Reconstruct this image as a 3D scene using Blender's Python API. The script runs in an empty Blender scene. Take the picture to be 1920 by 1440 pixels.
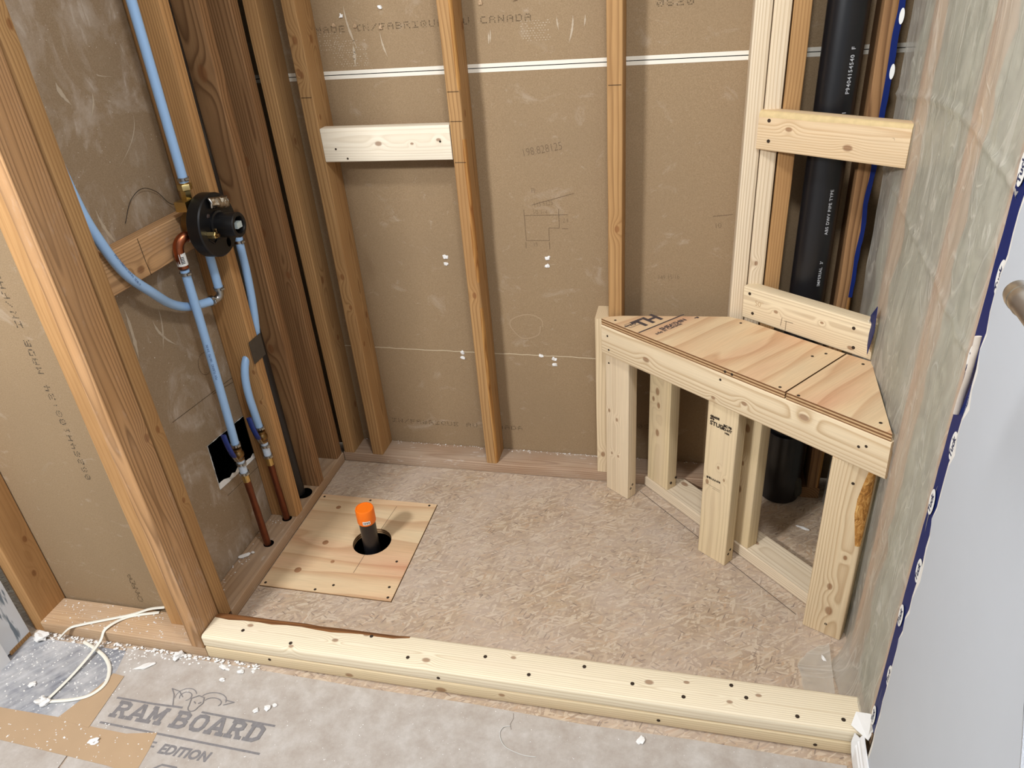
import bpy, bmesh, math, random
from mathutils import Matrix, Vector, noise as mnoise
D = bpy.data
SC = bpy.context.scene
COL = SC.collection
V = Vector
# ------------------------------------------------------------------ camera, world, light, exposure
YAW, PIT, ROL, FPX = -0.26482, 0.52395, -0.08322, 1379.746
def cam_matrix():
    cy, sy, cp, sp = math.cos(YAW), math.sin(YAW), math.cos(PIT), math.sin(PIT)
    f = V((sy*cp, cy*cp, -sp)); r = V((cy, -sy, 0)); u = r.cross(f)
    c, s = math.cos(ROL), math.sin(ROL)
    r2 = r*c + u*s; u2 = u*c - r*s
    M = Matrix((r2, u2, -f)).transposed().to_4x4()
    M.translation = V((1.13611, -1.88779, 1.47744))
    return M
cd = D.cameras.new('camera'); cam = D.objects.new('camera', cd); COL.objects.link(cam)
cam.matrix_world = cam_matrix()
cd.sensor_width = 36; cd.lens = FPX*36/1920; cd.clip_start = .02
SC.camera = cam
W = D.worlds.new('room_light'); SC.world = W; W.use_nodes = True
bg = W.node_tree.nodes['Background']; bg.inputs[0].default_value = (.88, .95, 1.0, 1); bg.inputs[1].default_value = .36
def area(name, loc, target, size, power, color, sy=None):
    l = D.lights.new(name, 'AREA'); l.energy = power; l.color = color
    l.shape = 'RECTANGLE' if sy else 'DISK'; l.size = size
    if sy: l.size_y = sy
    o = D.objects.new(name, l); COL.objects.link(o); o.location = loc
    o.rotation_euler = (V(target)-V(loc)).to_track_quat('-Z', 'Y').to_euler(); return o
area('vanity_light', (-.38, -2.30, 2.15), (.7, 0, .5), .30, 58, (.985, .99, 1), .14)
area('ceiling_light', (1.15, -1.35, 2.40), (.9, -.6, 0), .22, 17, (.985, .99, 1))
SC.view_settings.view_transform = 'Standard'; SC.view_settings.look = 'None'
SC.view_settings.exposure = 0.0; SC.view_settings.gamma = 1; SC.view_settings.use_curve_mapping = False

# ------------------------------------------------------------------ node helpers
def lin(c):
    return tuple((x/255/12.92 if x/255 <= .04045 else ((x/255+.055)/1.055)**2.4) for x in c) + (1,)
class N:
    def __init__(s, name, rough=.8, spec=.3):
        s.m = D.materials.new(name); s.m.use_nodes = True; s.t = s.m.node_tree
        s.b = s.t.nodes['Principled BSDF']; s.out = s.t.nodes['Material Output']
        s.b.inputs['Roughness'].default_value = rough; s.b.inputs['Specular IOR Level'].default_value = spec
    def n(s, typ, **k):
        nd = s.t.nodes.new(typ)
        for a, v in k.items(): setattr(nd, a, v)
        return nd
    def put(s, sock, v):
        if hasattr(v, 'is_output') or isinstance(v, bpy.types.NodeSocket): s.t.links.new(v, sock)
        elif v is not None:
            sock.default_value = v
    def M(s, op, a, b=None, c=None, clamp=False):
        nd = s.n('ShaderNodeMath', operation=op, use_clamp=clamp)
        s.put(nd.inputs[0], a)
        if b is not None: s.put(nd.inputs[1], b)
        if c is not None: s.put(nd.inputs[2], c)
        return nd.outputs[0]
    def obj(s): return s.n('ShaderNodeTexCoord').outputs['Object']
    def map(s, vec, scale=(1, 1, 1), loc=(0, 0, 0), rot=(0, 0, 0)):
        nd = s.n('ShaderNodeMapping'); s.put(nd.inputs[0], vec)
        nd.inputs[1].default_value = loc; nd.inputs[2].default_value = rot; nd.inputs[3].default_value = scale
        return nd.outputs[0]
    def rmap(s, vec, ang, scale, loc=(0, 0, 0)): return s.map(s.map(vec, (1, 1, 1), (0, 0, 0), (0, 0, ang)), scale, loc)
    def noise(s, vec, scale=1, detail=2, rough=.5, dist=0):
        nd = s.n('ShaderNodeTexNoise'); s.put(nd.inputs['Vector'], vec)
        nd.inputs['Scale'].default_value = scale; nd.inputs['Detail'].default_value = detail
        nd.inputs['Roughness'].default_value = rough; nd.inputs['Distortion'].default_value = dist
        return nd.outputs['Fac'], nd.outputs['Color']
    def vor(s, vec, scale=1, feature='F1', dim='3D', rnd=1):
        nd = s.n('ShaderNodeTexVoronoi', feature=feature, voronoi_dimensions=dim); s.put(nd.inputs['Vector'], vec)
        nd.inputs['Scale'].default_value = scale; nd.inputs['Randomness'].default_value = rnd
        return nd.outputs['Distance'], nd.outputs['Color']
    def sep(s, v):
        nd = s.n('ShaderNodeSeparateXYZ'); s.put(nd.inputs[0], v); return nd.outputs
    def ramp(s, f, stops, interp='LINEAR'):
        nd = s.n('ShaderNodeValToRGB'); s.put(nd.inputs[0], f); e = nd.color_ramp.elements; nd.color_ramp.interpolation = interp
        while len(e) < len(stops): e.new(.5)
        for i, (p, c) in enumerate(stops):
            e[i].position = p; e[i].color = c if len(c) == 4 else tuple(c)+(1,)
        return nd.outputs[0]
    def step(s, f, a, b):
        nd = s.n('ShaderNodeMapRange'); s.put(nd.inputs[0], f); nd.inputs[1].default_value = a; nd.inputs[2].default_value = b
        return nd.outputs[0]
    def mix(s, f, a, b, mode='MIX'):
        nd = s.n('ShaderNodeMix', data_type='RGBA', blend_type=mode); s.put(nd.inputs[0], f); s.put(nd.inputs[6], a); s.put(nd.inputs[7], b)
        return nd.outputs[2]
    def bump(s, h, strength=.3, dist=.002):
        nd = s.n('ShaderNodeBump'); nd.inputs['Strength'].default_value = strength; nd.inputs['Distance'].default_value = dist
        s.put(nd.inputs['Height'], h); s.t.links.new(nd.outputs[0], s.b.inputs['Normal'])
    def col(s, v): s.put(s.b.inputs['Base Color'], v); return s.m
def plain(name, rgb, rough=.6, metal=0, spec=.4, var=.12, vs=60):
    a = N(name, rough, spec); a.b.inputs['Metallic'].default_value = metal
    f, _ = a.noise(a.obj(), vs, 3)
    c = lin(rgb); d = tuple(x*(1-var) for x in c[:3])+(1,)
    return a.col(a.mix(f, c, d))

def wood(name, light, dark, seed, sp=.0075, contrast=.75, knots=(), tint=None, dust=0, pith=None, fiber=.25, rough=.75, warp=.036):
    """Annual rings around a pith outside the board: cathedrals on the wide faces, straight grain on the edges.
    Local Z runs along the board. knots: (axis, u, z, r): axis 'x' = knot through the wide face at (y=u, z)."""
    R = random.Random(seed*77+5)
    a = N(name, rough, .25); P = a.obj()
    off = (R.uniform(-9, 9), R.uniform(-9, 9), R.uniform(-9, 9))
    _, wc = a.noise(a.map(P, (5, 5, 1.5), off), 1, 2)
    wx, wy, wz = a.sep(wc)
    x, y, z = a.sep(P)
    cx, cy = pith if pith else (R.choice((-1, 1))*R.uniform(.022, .05), R.uniform(-.025, .025))
    rx = a.M('ADD', a.M('SUBTRACT', x, cx), a.M('MULTIPLY', a.M('SUBTRACT', wx, .5), warp))
    ry = a.M('ADD', a.M('SUBTRACT', y, cy), a.M('MULTIPLY', a.M('SUBTRACT', wy, .5), warp*.7))
    r = a.M('SQRT', a.M('ADD', a.M('MULTIPLY', rx, rx), a.M('MULTIPLY', ry, ry)))
    kn = None
    for (ax, u, kz, kr) in knots:
        du = a.M('SUBTRACT', y if ax == 'x' else x, u); dz = a.M('MULTIPLY', a.M('SUBTRACT', z, kz), .62)
        d2 = a.M('DIVIDE', a.M('ADD', a.M('MULTIPLY', du, du), a.M('MULTIPLY', dz, dz)), kr*kr)
        g = a.M('POWER', 2.718, a.M('MULTIPLY', d2, -.16))
        r = a.M('ADD', r, a.M('MULTIPLY', g, sp*R.choice((1.3, 1.9))))
        k = a.step(d2, 1.5, .55)
        kn = k if kn is None else a.M('MAXIMUM', kn, k)
    fine, _ = a.noise(a.map(P, (420, 420, 9), off), 1, 2)
    v = a.M('FRACT', a.M('ADD', a.M('DIVIDE', r, sp), a.M('MULTIPLY', wz, .8)))
    lat = a.ramp(v, [(0, (.15,)*3), (.1, (0,)*3), (.5, (.22,)*3), (.86, (1,)*3), (1, (.2,)*3)])
    lat = a.M('MULTIPLY', lat, contrast)
    L, Dk = lin(light), lin(dark)
    c = a.mix(lat, L, Dk)
    c = a.mix(fiber, c, a.ramp(fine, [(.3, (.45,)*3), (.7, (1,)*3)]), 'MULTIPLY')
    bl, _ = a.noise(a.map(P, (14, 14, 3.2), off), 1, 3)
    T = lin(tint) if tint else tuple(q*.72 for q in L[:3])+(1,)
    c = a.mix(a.M('MULTIPLY', a.step(bl, .45, .72), .55), c, T)
    if kn is not None:
        c = a.mix(a.M('MULTIPLY', kn, .7), c, a.mix(fine, lin((96, 58, 30)), lin((150, 98, 58))))
    if dust:
        dn, _ = a.noise(a.map(P, (60, 60, 22), off), 1, 5, .65)
        d2n, _ = a.noise(a.map(P, (9, 9, 4), off), 1, 2)
        c = a.mix(a.M('MULTIPLY', a.step(d2n, .25, .7), dust*.55), c, lin((196, 182, 164))); c = a.mix(a.M('MULTIPLY', a.step(a.M('ADD', dn, a.M('MULTIPLY', d2n, .5)), .86, 1.04), dust*.7), c, lin((224, 218, 210)))
    a.bump(a.M('ADD', a.M('MULTIPLY', lat, .5), fine), .25, .0008)
    return a.col(c)
OLD = dict(light=(182, 142, 94), dark=(124, 87, 50), tint=(154, 113, 70), sp=.006, contrast=.6)
BROWN = dict(light=(158, 119, 80), dark=(98, 66, 40), tint=(126, 90, 58), sp=.007, contrast=.85, warp=.05)
NEW = dict(light=(228, 211, 184), dark=(178, 150, 116), tint=(212, 190, 158), contrast=.5, fiber=.2, sp=.0050, warp=.016)
PALE = dict(light=(236, 225, 204), dark=(196, 176, 146), tint=(224, 209, 184), contrast=.45, fiber=.16, sp=.0050, warp=.016)

# ------------------------------------------------------------------ object helpers
WM = {}
def link(o, M=None, parent=None):
    COL.objects.link(o); M = M if M is not None else Matrix.Identity(4)
    WM[o.name] = M
    if parent is not None:
        o.parent = parent; o.matrix_basis = WM[parent.name].inverted() @ M
    else: o.matrix_basis = M
    return o
def tag(o, label=None, cat=None, group=None, kind=None):
    if label: o['label'] = label
    if cat: o['category'] = cat
    if group: o['group'] = group
    if kind: o['kind'] = kind
    return o
def empty(name, loc, label=None, cat=None, group=None, kind=None):
    o = D.objects.new(name, None); o.empty_display_size = .05
    link(o, Matrix.Translation(V(loc))); return tag(o, label, cat, group, kind)
def mesh_obj(name, verts, faces, mats, M=None, parent=None, mi=None, smooth=False, angle=40):
    me = D.meshes.new(name); me.from_pydata([tuple(v) for v in verts], [], faces); me.update()
    for m in (mats if isinstance(mats, (list, tuple)) else [mats]): me.materials.append(m)
    if mi: me.polygons.foreach_set('material_index', mi)
    if smooth:
        me.shade_smooth(); me.set_sharp_from_angle(angle=math.radians(angle))
    o = D.objects.new(name, me); return link(o, M, parent)
def bm_obj(name, bm, mats, M=None, parent=None, smooth=False, angle=40):
    bmesh.ops.recalc_face_normals(bm, faces=bm.faces)
    me = D.meshes.new(name); bm.to_mesh(me); bm.free()
    for m in (mats if isinstance(mats, (list, tuple)) else [mats]): me.materials.append(m)
    if smooth: me.shade_smooth(); me.set_sharp_from_angle(angle=math.radians(angle))
    o = D.objects.new(name, me); return link(o, M, parent)
def frame(p, ex, ey, ez):
    M = Matrix((ex, ey, ez)).transposed().to_4x4(); M.translation = p; return M
def board(name, p0, p1, wdir, wid, thk, mat, parent=None, wane=None, seed=0, r=.0032, rough=.0005, bark=None):
    """lumber from p0 to p1 (centre line). local Z along, Y = wide direction, X = thickness.
    wane: {corner index: f(t)-> extra radius}"""
    p0, p1 = V(p0), V(p1); ez = (p1-p0); L = ez.length; ez.normalize()
    ey = V(wdir); ey = (ey - ez*ey.dot(ez)).normalized(); ex = ey.cross(ez)
    M = frame((p0+p1)/2, ex, ey, ez)
    n = max(4, int(L/.04)) if wane else max(3, int(L/.10))
    R = random.Random(seed)
    hx, hy = thk/2, wid/2
    cs = [(1, 1), (-1, 1), (-1, -1), (1, -1)]
    verts = []; faces = []; mi = []
    K = 4
    for i in range(n+1):
        t = i/n; z = -L/2 + L*t
        for ci, (sx, sy) in enumerate(cs):
            rr = r
            ry = rr
            if wane and ci in wane:
                e = wane[ci](t); rr = r+e*.55; ry = r+e
                rr = min(rr, hx*1.3)
            jx = (mnoise.noise((seed*3.1+ci, z*5, 1))) * rough; jy = (mnoise.noise((seed*3.1+ci, z*5, 9))) * rough
            a0 = [0, 90, 180, 270][ci]
            for k in range(K):
                a = math.radians(a0 + 90*k/(K-1))
                ox = sx*(hx-rr)+math.cos(a)*rr; oy = sy*(hy-ry)+math.sin(a)*ry
                if wane and ci in wane and ry > r*2:
                    b = .12*ry*mnoise.noise((z*45, k*.9, seed+ci)); ox -= sx*abs(b); oy -= sy*abs(b)
                verts.append((ox+jx, oy+jy, z))
    m = 4*K
    for i in range(n):
        for j in range(m):
            a = i*m+j; b = i*m+(j+1) % m
            faces.append((a, b, b+m, a+m))
            ci = j//K
            mi.append(1 if (wane and ci in wane and j % K != K-1 and wane[ci]((i+.5)/n) > .006) else 0)
    faces.append(tuple(reversed(range(m)))); faces.append(tuple(range(n*m, n*m+m))); mi += [0, 0]
    mats = [mat, bark if bark else mat]
    return mesh_obj(name, verts, faces, mats, M, parent, mi, True, 38)
def ext(name, x0, x1, y0, y1, z0, z1, mat, parent=None, **k):
    d = [x1-x0, y1-y0, z1-z0]; c = V(((x0+x1)/2, (y0+y1)/2, (z0+z1)/2))
    o = sorted(range(3), key=lambda i: d[i]); ax = [V((1, 0, 0)), V((0, 1, 0)), V((0, 0, 1))]
    h = ax[o[2]]*d[o[2]]/2
    return board(name, c-h, c+h, ax[o[1]], d[o[1]], d[o[0]], mat, parent, **k)
def box(name, x0, x1, y0, y1, z0, z1, mat, parent=None, M=None):
    v = [(x, y, z) for x in (x0, x1) for y in (y0, y1) for z in (z0, z1)]
    f = [(0, 1, 3, 2), (4, 6, 7, 5), (0, 4, 5, 1), (2, 3, 7, 6), (0, 2, 6, 4), (1, 5, 7, 3)]
    return mesh_obj(name, v, f, mat, M, parent)
def prism(name, pts, z0, z1, mats, parent=None, M=None, side=1):
    """polygon (counter-clockwise) extruded in local z; side faces use material `side`"""
    n = len(pts); v = [(p[0], p[1], z0) for p in pts]+[(p[0], p[1], z1) for p in pts]
    f = [tuple(reversed(range(n))), tuple(range(n, 2*n))]+[(i, (i+1) % n, n+(i+1) % n, n+i) for i in range(n)]
    mats = mats if isinstance(mats, (list, tuple)) else [mats]
    s = side if len(mats) > side else 0
    return mesh_obj(name, v, f, mats, M, parent, [0, 0]+[s]*n)
def catmull(pts, n=8):
    pts = [V(p) for p in pts]; P = [pts[0]*2-pts[1]]+pts+[pts[-1]*2-pts[-2]]; out = []
    for i in range(1, len(P)-2):
        for k in range(n):
            t = k/n; a, b, c, d = P[i-1], P[i], P[i+1], P[i+2]
            out.append(.5*((2*b)+(c-a)*t+(2*a-5*b+4*c-d)*t*t+(3*b-a-3*c+d)*t**3))
    out.append(pts[-1]); return out
def tube(name, pts, r, mat, parent=None, seg=16, smooth=True, n=8, flat=None, cap=True):
    """round tube along a path; r may be a list; flat=(w,h) gives a flattened ribbon"""
    P = catmull(pts, n) if smooth else [V(p) for p in pts]
    m = len(P); verts = []; faces = []
    up = None
    for i, p in enumerate(P):
        t = (P[min(i+1, m-1)]-P[max(i-1, 0)]).normalized()
        if up is None:
            up = V((0, 0, 1)) if abs(t.z) < .9 else V((0, 1, 0))
        s = t.cross(up).normalized(); up = s.cross(t).normalized()
        rr = r[min(int(i*len(r)/m), len(r)-1)] if isinstance(r, (list, tuple)) else r
        for k in range(seg):
            a = 2*math.pi*k/seg
            if flat: verts.append(p+s*math.cos(a)*flat[0]+up*math.sin(a)*flat[1])
            else: verts.append(p+s*math.cos(a)*rr+up*math.sin(a)*rr)
    for i in range(m-1):
        for k in range(seg):
            a = i*seg+k; b = i*seg+(k+1) % seg
            faces.append((a, b, b+seg, a+seg))
    if cap: faces += [tuple(reversed(range(seg))), tuple(range((m-1)*seg, m*seg))]
    return mesh_obj(name, verts, faces, mat, None, parent, None, True, 50)
def lathe(name, prof, p, axis, mat, parent=None, seg=32, angle=35):
    """profile [(radius, height)] spun about axis from p"""
    ez = V(axis).normalized(); ex = ez.orthogonal().normalized(); ey = ez.cross(ex)
    M = frame(V(p), ex, ey, ez); v = []; f = []
    for (r, h) in prof:
        for k in range(seg):
            a = 2*math.pi*k/seg; v.append((r*math.cos(a), r*math.sin(a), h))
    for i in range(len(prof)-1):
        for k in range(seg):
            a = i*seg+k; b = i*seg+(k+1) % seg; f.append((a, b, b+seg, a+seg))
    f += [tuple(reversed(range(seg))), tuple(range((len(prof)-1)*seg, len(prof)*seg))]
    return mesh_obj(name, v, f, mat, M, parent, None, True, angle)
def cyl(name, p, q, r, mat, parent=None, seg=24):
    p, q = V(p), V(q); L = (q-p).length; b = min(r*.15, L*.2)
    return lathe(name, [(r-b, 0), (r, b), (r, L-b), (r-b, L)], p, q-p, mat, parent, seg)
def text(name, s, M, size, mat, parent=None, bold=0, shear=0, space=1.0, align='LEFT', wrap=None, xs=1.0):
    c = D.curves.new(name, 'FONT'); c.body = s; c.size = size; c.offset = bold; c.shear = shear
    c.space_character = space; c.align_x = align; c.resolution_u = 3
    o = D.objects.new(name, c); COL.objects.link(o)
    dg = bpy.context.evaluated_depsgraph_get(); dg.update()
    me = D.meshes.new_from_object(o.evaluated_get(dg)); D.objects.remove(o); D.curves.remove(c)
    for v in me.vertices: v.co.x *= xs
    if wrap:                                    # bend about local Y-axis line at depth -wrap
        for v in me.vertices:
            a = v.co.y/wrap; v.co.y = wrap*math.sin(a); v.co.z = wrap*(math.cos(a)-1)
    me.materials.clear(); me.materials.append(mat)
    ob = D.objects.new(name, me); return link(ob, M, parent)
DOT = {'M': '1000111011101011000110001', 'A': '0111010001111111000110001', 'D': '1111010001100011000111110', 'E': '1111110000111101000011111', 'I': '1111100100001000010011111', 'N': '1000111001101011001110001',
 'F': '1111110000111101000010000', 'B': '1111010001111101000111110', 'R': '1111010001111101001010001', 'Q': '0111010001101011001001101', 'U': '1000110001100011000101110', 'C': '0111110000100001000001111',
 '/': '0000100010001000100010000', '0': '0111010011101011100101110', '8': '0111010001011101000101110', '2': '1111000001011101000011111', '6': '0111110000111101000101110', '4': '1001010010111110001000010', 'H': '1000110001111111000110001', '1': '0010001100001000010001110', ':': '0000000100000000010000000', '3': '1111000001011100000111110', ' ': '0'*25}
def dot_text(name, s, M, h, mat, parent, gap=1.45, seed=0):
    R = random.Random(seed); v = []; f = []; d = h/5; w = d*.78
    for i, ch in enumerate(s):
        for k, b in enumerate(DOT[ch]):
            if b == '1' and R.random() > .06:
                x = i*h*gap+(k % 5)*d; y = h-(k//5+1)*d
                q = len(v); ww = w*R.uniform(.6, 1.05)
                v += [(x, y, 0), (x+ww, y, 0), (x+ww, y+ww, 0), (x, y+ww, 0)]; f.append((q, q+1, q+2, q+3))
    return mesh_obj(name, v, f, mat, M, parent)
def strokes(name, lines, M, w, mat, parent):
    v = []; f = []
    for L in lines:
        for i in range(len(L)-1):
            zz = len(f)*1.5e-5; a, b = V((*L[i], zz)), V((*L[i+1], zz)); d = (b-a)
            if d.length < 1e-6: continue
            d.normalize(); s = V((-d.y, d.x, 0))*w/2
            q = len(v); v += [a-s-d*w*.3, b-s+d*w*.3, b+s+d*w*.3, a+s-d*w*.3]; f.append((q, q+1, q+2, q+3))
    return mesh_obj(name, v, f, mat, M, parent)
def arc(cx, cy, rx, ry, a0, a1, n=14):
    return [(cx+rx*math.cos(math.radians(a0+(a1-a0)*i/n)), cy+ry*math.sin(math.radians(a0+(a1-a0)*i/n))) for i in range(n+1)]
def blob(name, p, s, mat, parent=None, seed=0, sub=2, flat=.5, rot=0, rough=.35):
    bm = bmesh.new(); bmesh.ops.create_icosphere(bm, subdivisions=sub, radius=1)
    for v in bm.verts:
        n = mnoise.noise(v.co*1.3+V((seed*7.7, seed*1.3, 2)))
        v.co *= 1+rough*n; v.co = V((v.co.x*s[0], v.co.y*s[1], max(v.co.z, -.6)*s[2]))
    return bm_obj(name, bm, mat, Matrix.Translation(V(p)) @ Matrix.Rotation(rot, 4, 'Z'), parent, True, 25)
# screw heads: small dark recesses, world positions
def screws(parent, pts, nrm, r=.0042):
    nrm = V(nrm).normalized()
    for p in pts:
        lathe('screw', [(r*.1, .0001), (r*.3, .0001), (r*.5, .0004), (r*.9, .0005), (r, .0003), (r*1.02, -.002)], V(p), nrm, M_SCREW, parent, 10)

# ------------------------------------------------------------------ materials
M_SCREW = plain('screw_steel', (58, 46, 36), .8, 0, .2)
def drywall_paper():
    a = N('drywall_paper', .9, .15); P = a.obj()
    f, _ = a.noise(P, 420, 3, .6); g, _ = a.noise(P, 3.5, 3)
    c = a.mix(a.step(f, .3, .7), lin((139, 117, 89)), lin((158, 135, 106)))
    c = a.mix(a.M('MULTIPLY', a.step(g, .4, .7), .35), c, lin((138, 118, 93)))
    s, _ = a.noise(a.map(P, (1, 1, 1), (3, 8, 1)), 700, 1); c = a.mix(a.M('MULTIPLY', a.step(s, .70, .78), .5), c, lin((110, 84, 60)))
    z = a.sep(P)[2]
    for k, (sc, lo, hi) in enumerate(((9, .60, .72), (26, .63, .74))):      # plaster scuffs, upper panels mostly
        n1, _ = a.noise(a.map(P, (1, 1, 1.4), (k*5+2, 1, 4)), sc, 5, .65, .8)
        c = a.mix(a.M('MULTIPLY', a.step(n1, lo, hi), .16), c, lin((214, 203, 188)))
    a.bump(f, .12, .0005); return a.col(c)
M_PAPER = drywall_paper()
def dusty_paper():
    a = N('dusty_drywall_paper', .9, .15); P = a.obj()
    f, _ = a.noise(P, 420, 3, .6)
    c = a.mix(a.step(f, .3, .7), lin((137, 117, 92)), lin((156, 135, 110)))
    n1, _ = a.noise(a.map(P, (1, 1, .8), (4, 2, 9)), 6, 6, .62, 1.6); n2, _ = a.noise(a.map(P, (1, 40, 14), (1, 2, 9)), 1, 3, .6, 1)
    c = a.mix(a.M('MULTIPLY', a.step(n1, .48, .72), .42), c, lin((205, 194, 182)))
    c = a.mix(a.M('MULTIPLY', a.M('MULTIPLY', a.step(n2, .55, .75), a.step(n1, .42, .6)), .4), c, lin((215, 206, 195)))
    v, _ = a.noise(P, 210, 2); c = a.mix(a.M('MULTIPLY', a.step(v, .73, .77), .7), c, lin((228, 222, 214)))
    a.bump(f, .12, .0005); return a.col(c)
M_DUSTYPAPER = dusty_paper()
M_GYPSUM = plain('gypsum_white', (236, 233, 226), .9, 0, .2, .15, 120)
M_EDGE = plain('drywall_edge_tape_white', (232, 226, 212), .8, 0, .2, .06)
M_INK = plain('dot_ink', (98, 82, 64), .9, 0, .1)
M_PENCIL = plain('pencil_mark', (118, 98, 78), .8, 0, .1)
M_STAMP = plain('lumber_stamp_ink', (58, 48, 40), .9, 0, .1)
M_DARK = plain('opening_shade_black', (10, 9, 8), 1, 0, 0)  # near-black colour paints the darkness inside openings
M_BARK = wood('wane_wood', (196, 146, 84), (120, 72, 34), 500, .004, .8, tint=(150, 92, 44))
def plywood():
    a = N('plywood_face', .7, .25); P = a.obj()
    w, wc = a.noise(a.map(P, (1.1, 6, 6), (2, 3, 1)), 1, 2)
    x, y, z = a.sep(P)
    t = a.M('ADD', a.M('MULTIPLY', y, 13), a.M('MULTIPLY', w, 3.4))
    v = a.M('FRACT', t)
    lat = a.ramp(v, [(0, (.1,)*3), (.5, (.15,)*3), (.82, (.75,)*3), (.95, (1,)*3), (1, (.1,)*3)])
    f, _ = a.noise(a.map(P, (14, 260, 260)), 1, 3)
    b, _ = a.noise(a.map(P, (1.4, 7, 7), (7, 1, 2)), 1, 2)
    base = a.ramp(b, [(.32, lin((226, 206, 168))), (.5, lin((224, 194, 154))), (.68, lin((214, 166, 132)))])
    c = a.mix(a.M('MULTIPLY', lat, .45), base, lin((176, 118, 78)))
    c = a.mix(.22, c, a.ramp(f, [(.3, (.5,)*3), (.7, (1,)*3)]), 'MULTIPLY')
    return a.col(c)
M_PLY = plywood()
def ply_edge():
    a = N('plywood_edge', .85, .15); P = a.obj(); z = a.sep(P)[2]
    v = a.M('FRACT', a.M('DIVIDE', z, .0075)); n, _ = a.noise(a.map(P, (60, 60, 400)), 1, 3)
    c = a.mix(a.step(v, .42, .52), lin((206, 172, 128)), lin((126, 88, 58)))
    return a.col(a.mix(.35, c, a.ramp(n, [(.3, (.35,)*3), (.65, (1,)*3)]), 'MULTIPLY'))
M_PLYEDGE = ply_edge()
def osb():
    a = N('osb_floor', .85, .15); P = a.obj()
    _, wc = a.noise(a.map(P, (1, 1, 1)), 14, 2)
    vm = a.n('ShaderNodeVectorMath', operation='MULTIPLY_ADD'); a.put(vm.inputs[0], wc); vm.inputs[1].default_value = (.014, .014, .014); a.put(vm.inputs[2], P); P2 = vm.outputs[0]
    c = None
    pal = [lin(q) for q in ((186, 162, 130), (172, 147, 119), (158, 133, 108), (208, 190, 164), (180, 146, 110))]
    for k, (ang, sx, sy, thr) in enumerate(((.3, 22, 80, 0), (1.25, 22, 95, .45), (2.2, 20, 110, .5), (.8, 26, 140, .55), (2.8, 24, 150, .6), (1.7, 28, 190, .62), (.05, 30, 210, .66), (2.5, 34, 260, .7))):
        d, vc = a.vor(a.rmap(P2, ang, (sx, sy, 1), (k*3.3, k*1.7, 0)), 1, dim='2D')
        r1, r2, r3 = a.sep(vc)
        lc = a.ramp(r1, [(i/4, pal[i]) for i in range(5)])
        f, _ = a.noise(a.rmap(P2, ang, (30, 520, 1), (k, 0, 0)), 1, 2)
        lc = a.mix(.30, lc, a.ramp(f, [(.3, (.5,)*3), (.7, (1,)*3)]), 'MULTIPLY')
        c = lc if c is None else a.mix(a.M('GREATER_THAN', r2, thr), c, lc)
    for k, (ang, sx, sy) in enumerate(((.5, 30, 190), (1.9, 26, 170), (2.7, 50, 150))):
        d, vc = a.vor(a.rmap(P, ang, (sx, sy, 1), (k*2.1+5, 3, 0)), 1, dim='2D')
        r1, r2, r3 = a.sep(vc)
        m = a.M('MULTIPLY', a.M('GREATER_THAN', r1, .93), a.M('LESS_THAN', d, .26))
        c = a.mix(a.M('MULTIPLY', m, a.M('ADD', .3, a.M('MULTIPLY', r2, .6))), c, lin((84, 62, 50)))
    dn, _ = a.noise(P, 5, 5, .62); c = a.mix(a.M('MULTIPLY', a.step(dn, .22, .68), .62), c, lin((196, 180, 166)))
    y = a.sep(P)[1]                                   # pale plaster dust thick along the plates
    g, _ = a.noise(P, 230, 2); c = a.mix(a.M('MULTIPLY', a.step(g, .68, .76), .35), c, lin((226, 218, 206)))
    a.bump(g, .25, .001); return a.col(c)
M_OSB = osb()
def ramboard():
    a = N('paper_floor_board', .85, .2); P = a.obj()
    n, _ = a.noise(P, 16, 6, .7); f, _ = a.noise(P, 160, 3)
    c = a.ramp(n, [(.3, lin((166, 155, 144))), (.5, lin((178, 169, 160))), (.7, lin((192, 186, 179)))])
    c = a.mix(.12, c, a.ramp(f, [(.3, (.55,)*3), (.7, (1,)*3)]), 'MULTIPLY')
    d, _ = a.noise(a.map(P, (1, 1, 1), (3, 3, 0)), 260, 2); c = a.mix(a.M('MULTIPLY', a.step(d, .72, .77), .6), c, lin((228, 225, 220)))
    a.bump(n, .2, .002); return a.col(c)
M_RAM = ramboard()
def vinyl():
    a = N('vinyl_plank', .5, .4); P = a.obj()
    s, _ = a.noise(a.rmap(P, -.9, (8, 90, 1)), 1, 5, .65)
    c = a.ramp(s, [(.3, lin((104, 106, 114))), (.55, lin((142, 144, 150))), (.75, lin((176, 177, 182)))])
    d, _ = a.noise(a.map(P, (1, 1, 1), (3, 1, 0)), 90, 4, .7); c = a.mix(a.step(d, .64, .69), c, lin((225, 224, 222)))
    e, _ = a.noise(P, 5, 5, .7); c = a.mix(a.M('MULTIPLY', a.step(e, .42, .64), .75), c, lin((208, 206, 204)))
    return a.col(c)
M_VINYL = vinyl()
M_TAPE = plain('brown_paper_tape', (184, 156, 124), .7, 0, .3, .18, 9)
M_PRINT = plain('board_print_ink', (142, 138, 138), .9, 0, .1, .45, 110)
M_PEX = plain('blue_pex', (156, 192, 232), .35, 0, .5, .04)
M_PEXCLEAR = plain('pale_pex', (196, 210, 226), .35, 0, .5, .04)
M_STEEL = plain('clamp_steel', (176, 174, 170), .28, 1, .5, .1)
M_BRASS = plain('brass', (214, 190, 130), .28, 1, .5, .15)
M_DULLBRASS = plain('dull_brass', (140, 112, 72), .4, 1, .5, .25)
M_COPPER = plain('copper', (176, 104, 72), .3, 1, .5, .3, 25)
M_OLDCOPPER = plain('weathered_copper', (128, 76, 54), .42, .85, .5, .35, 40)
M_BLACK = plain('black_plastic', (17, 17, 19), .4, 0, .4, .2)
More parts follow.
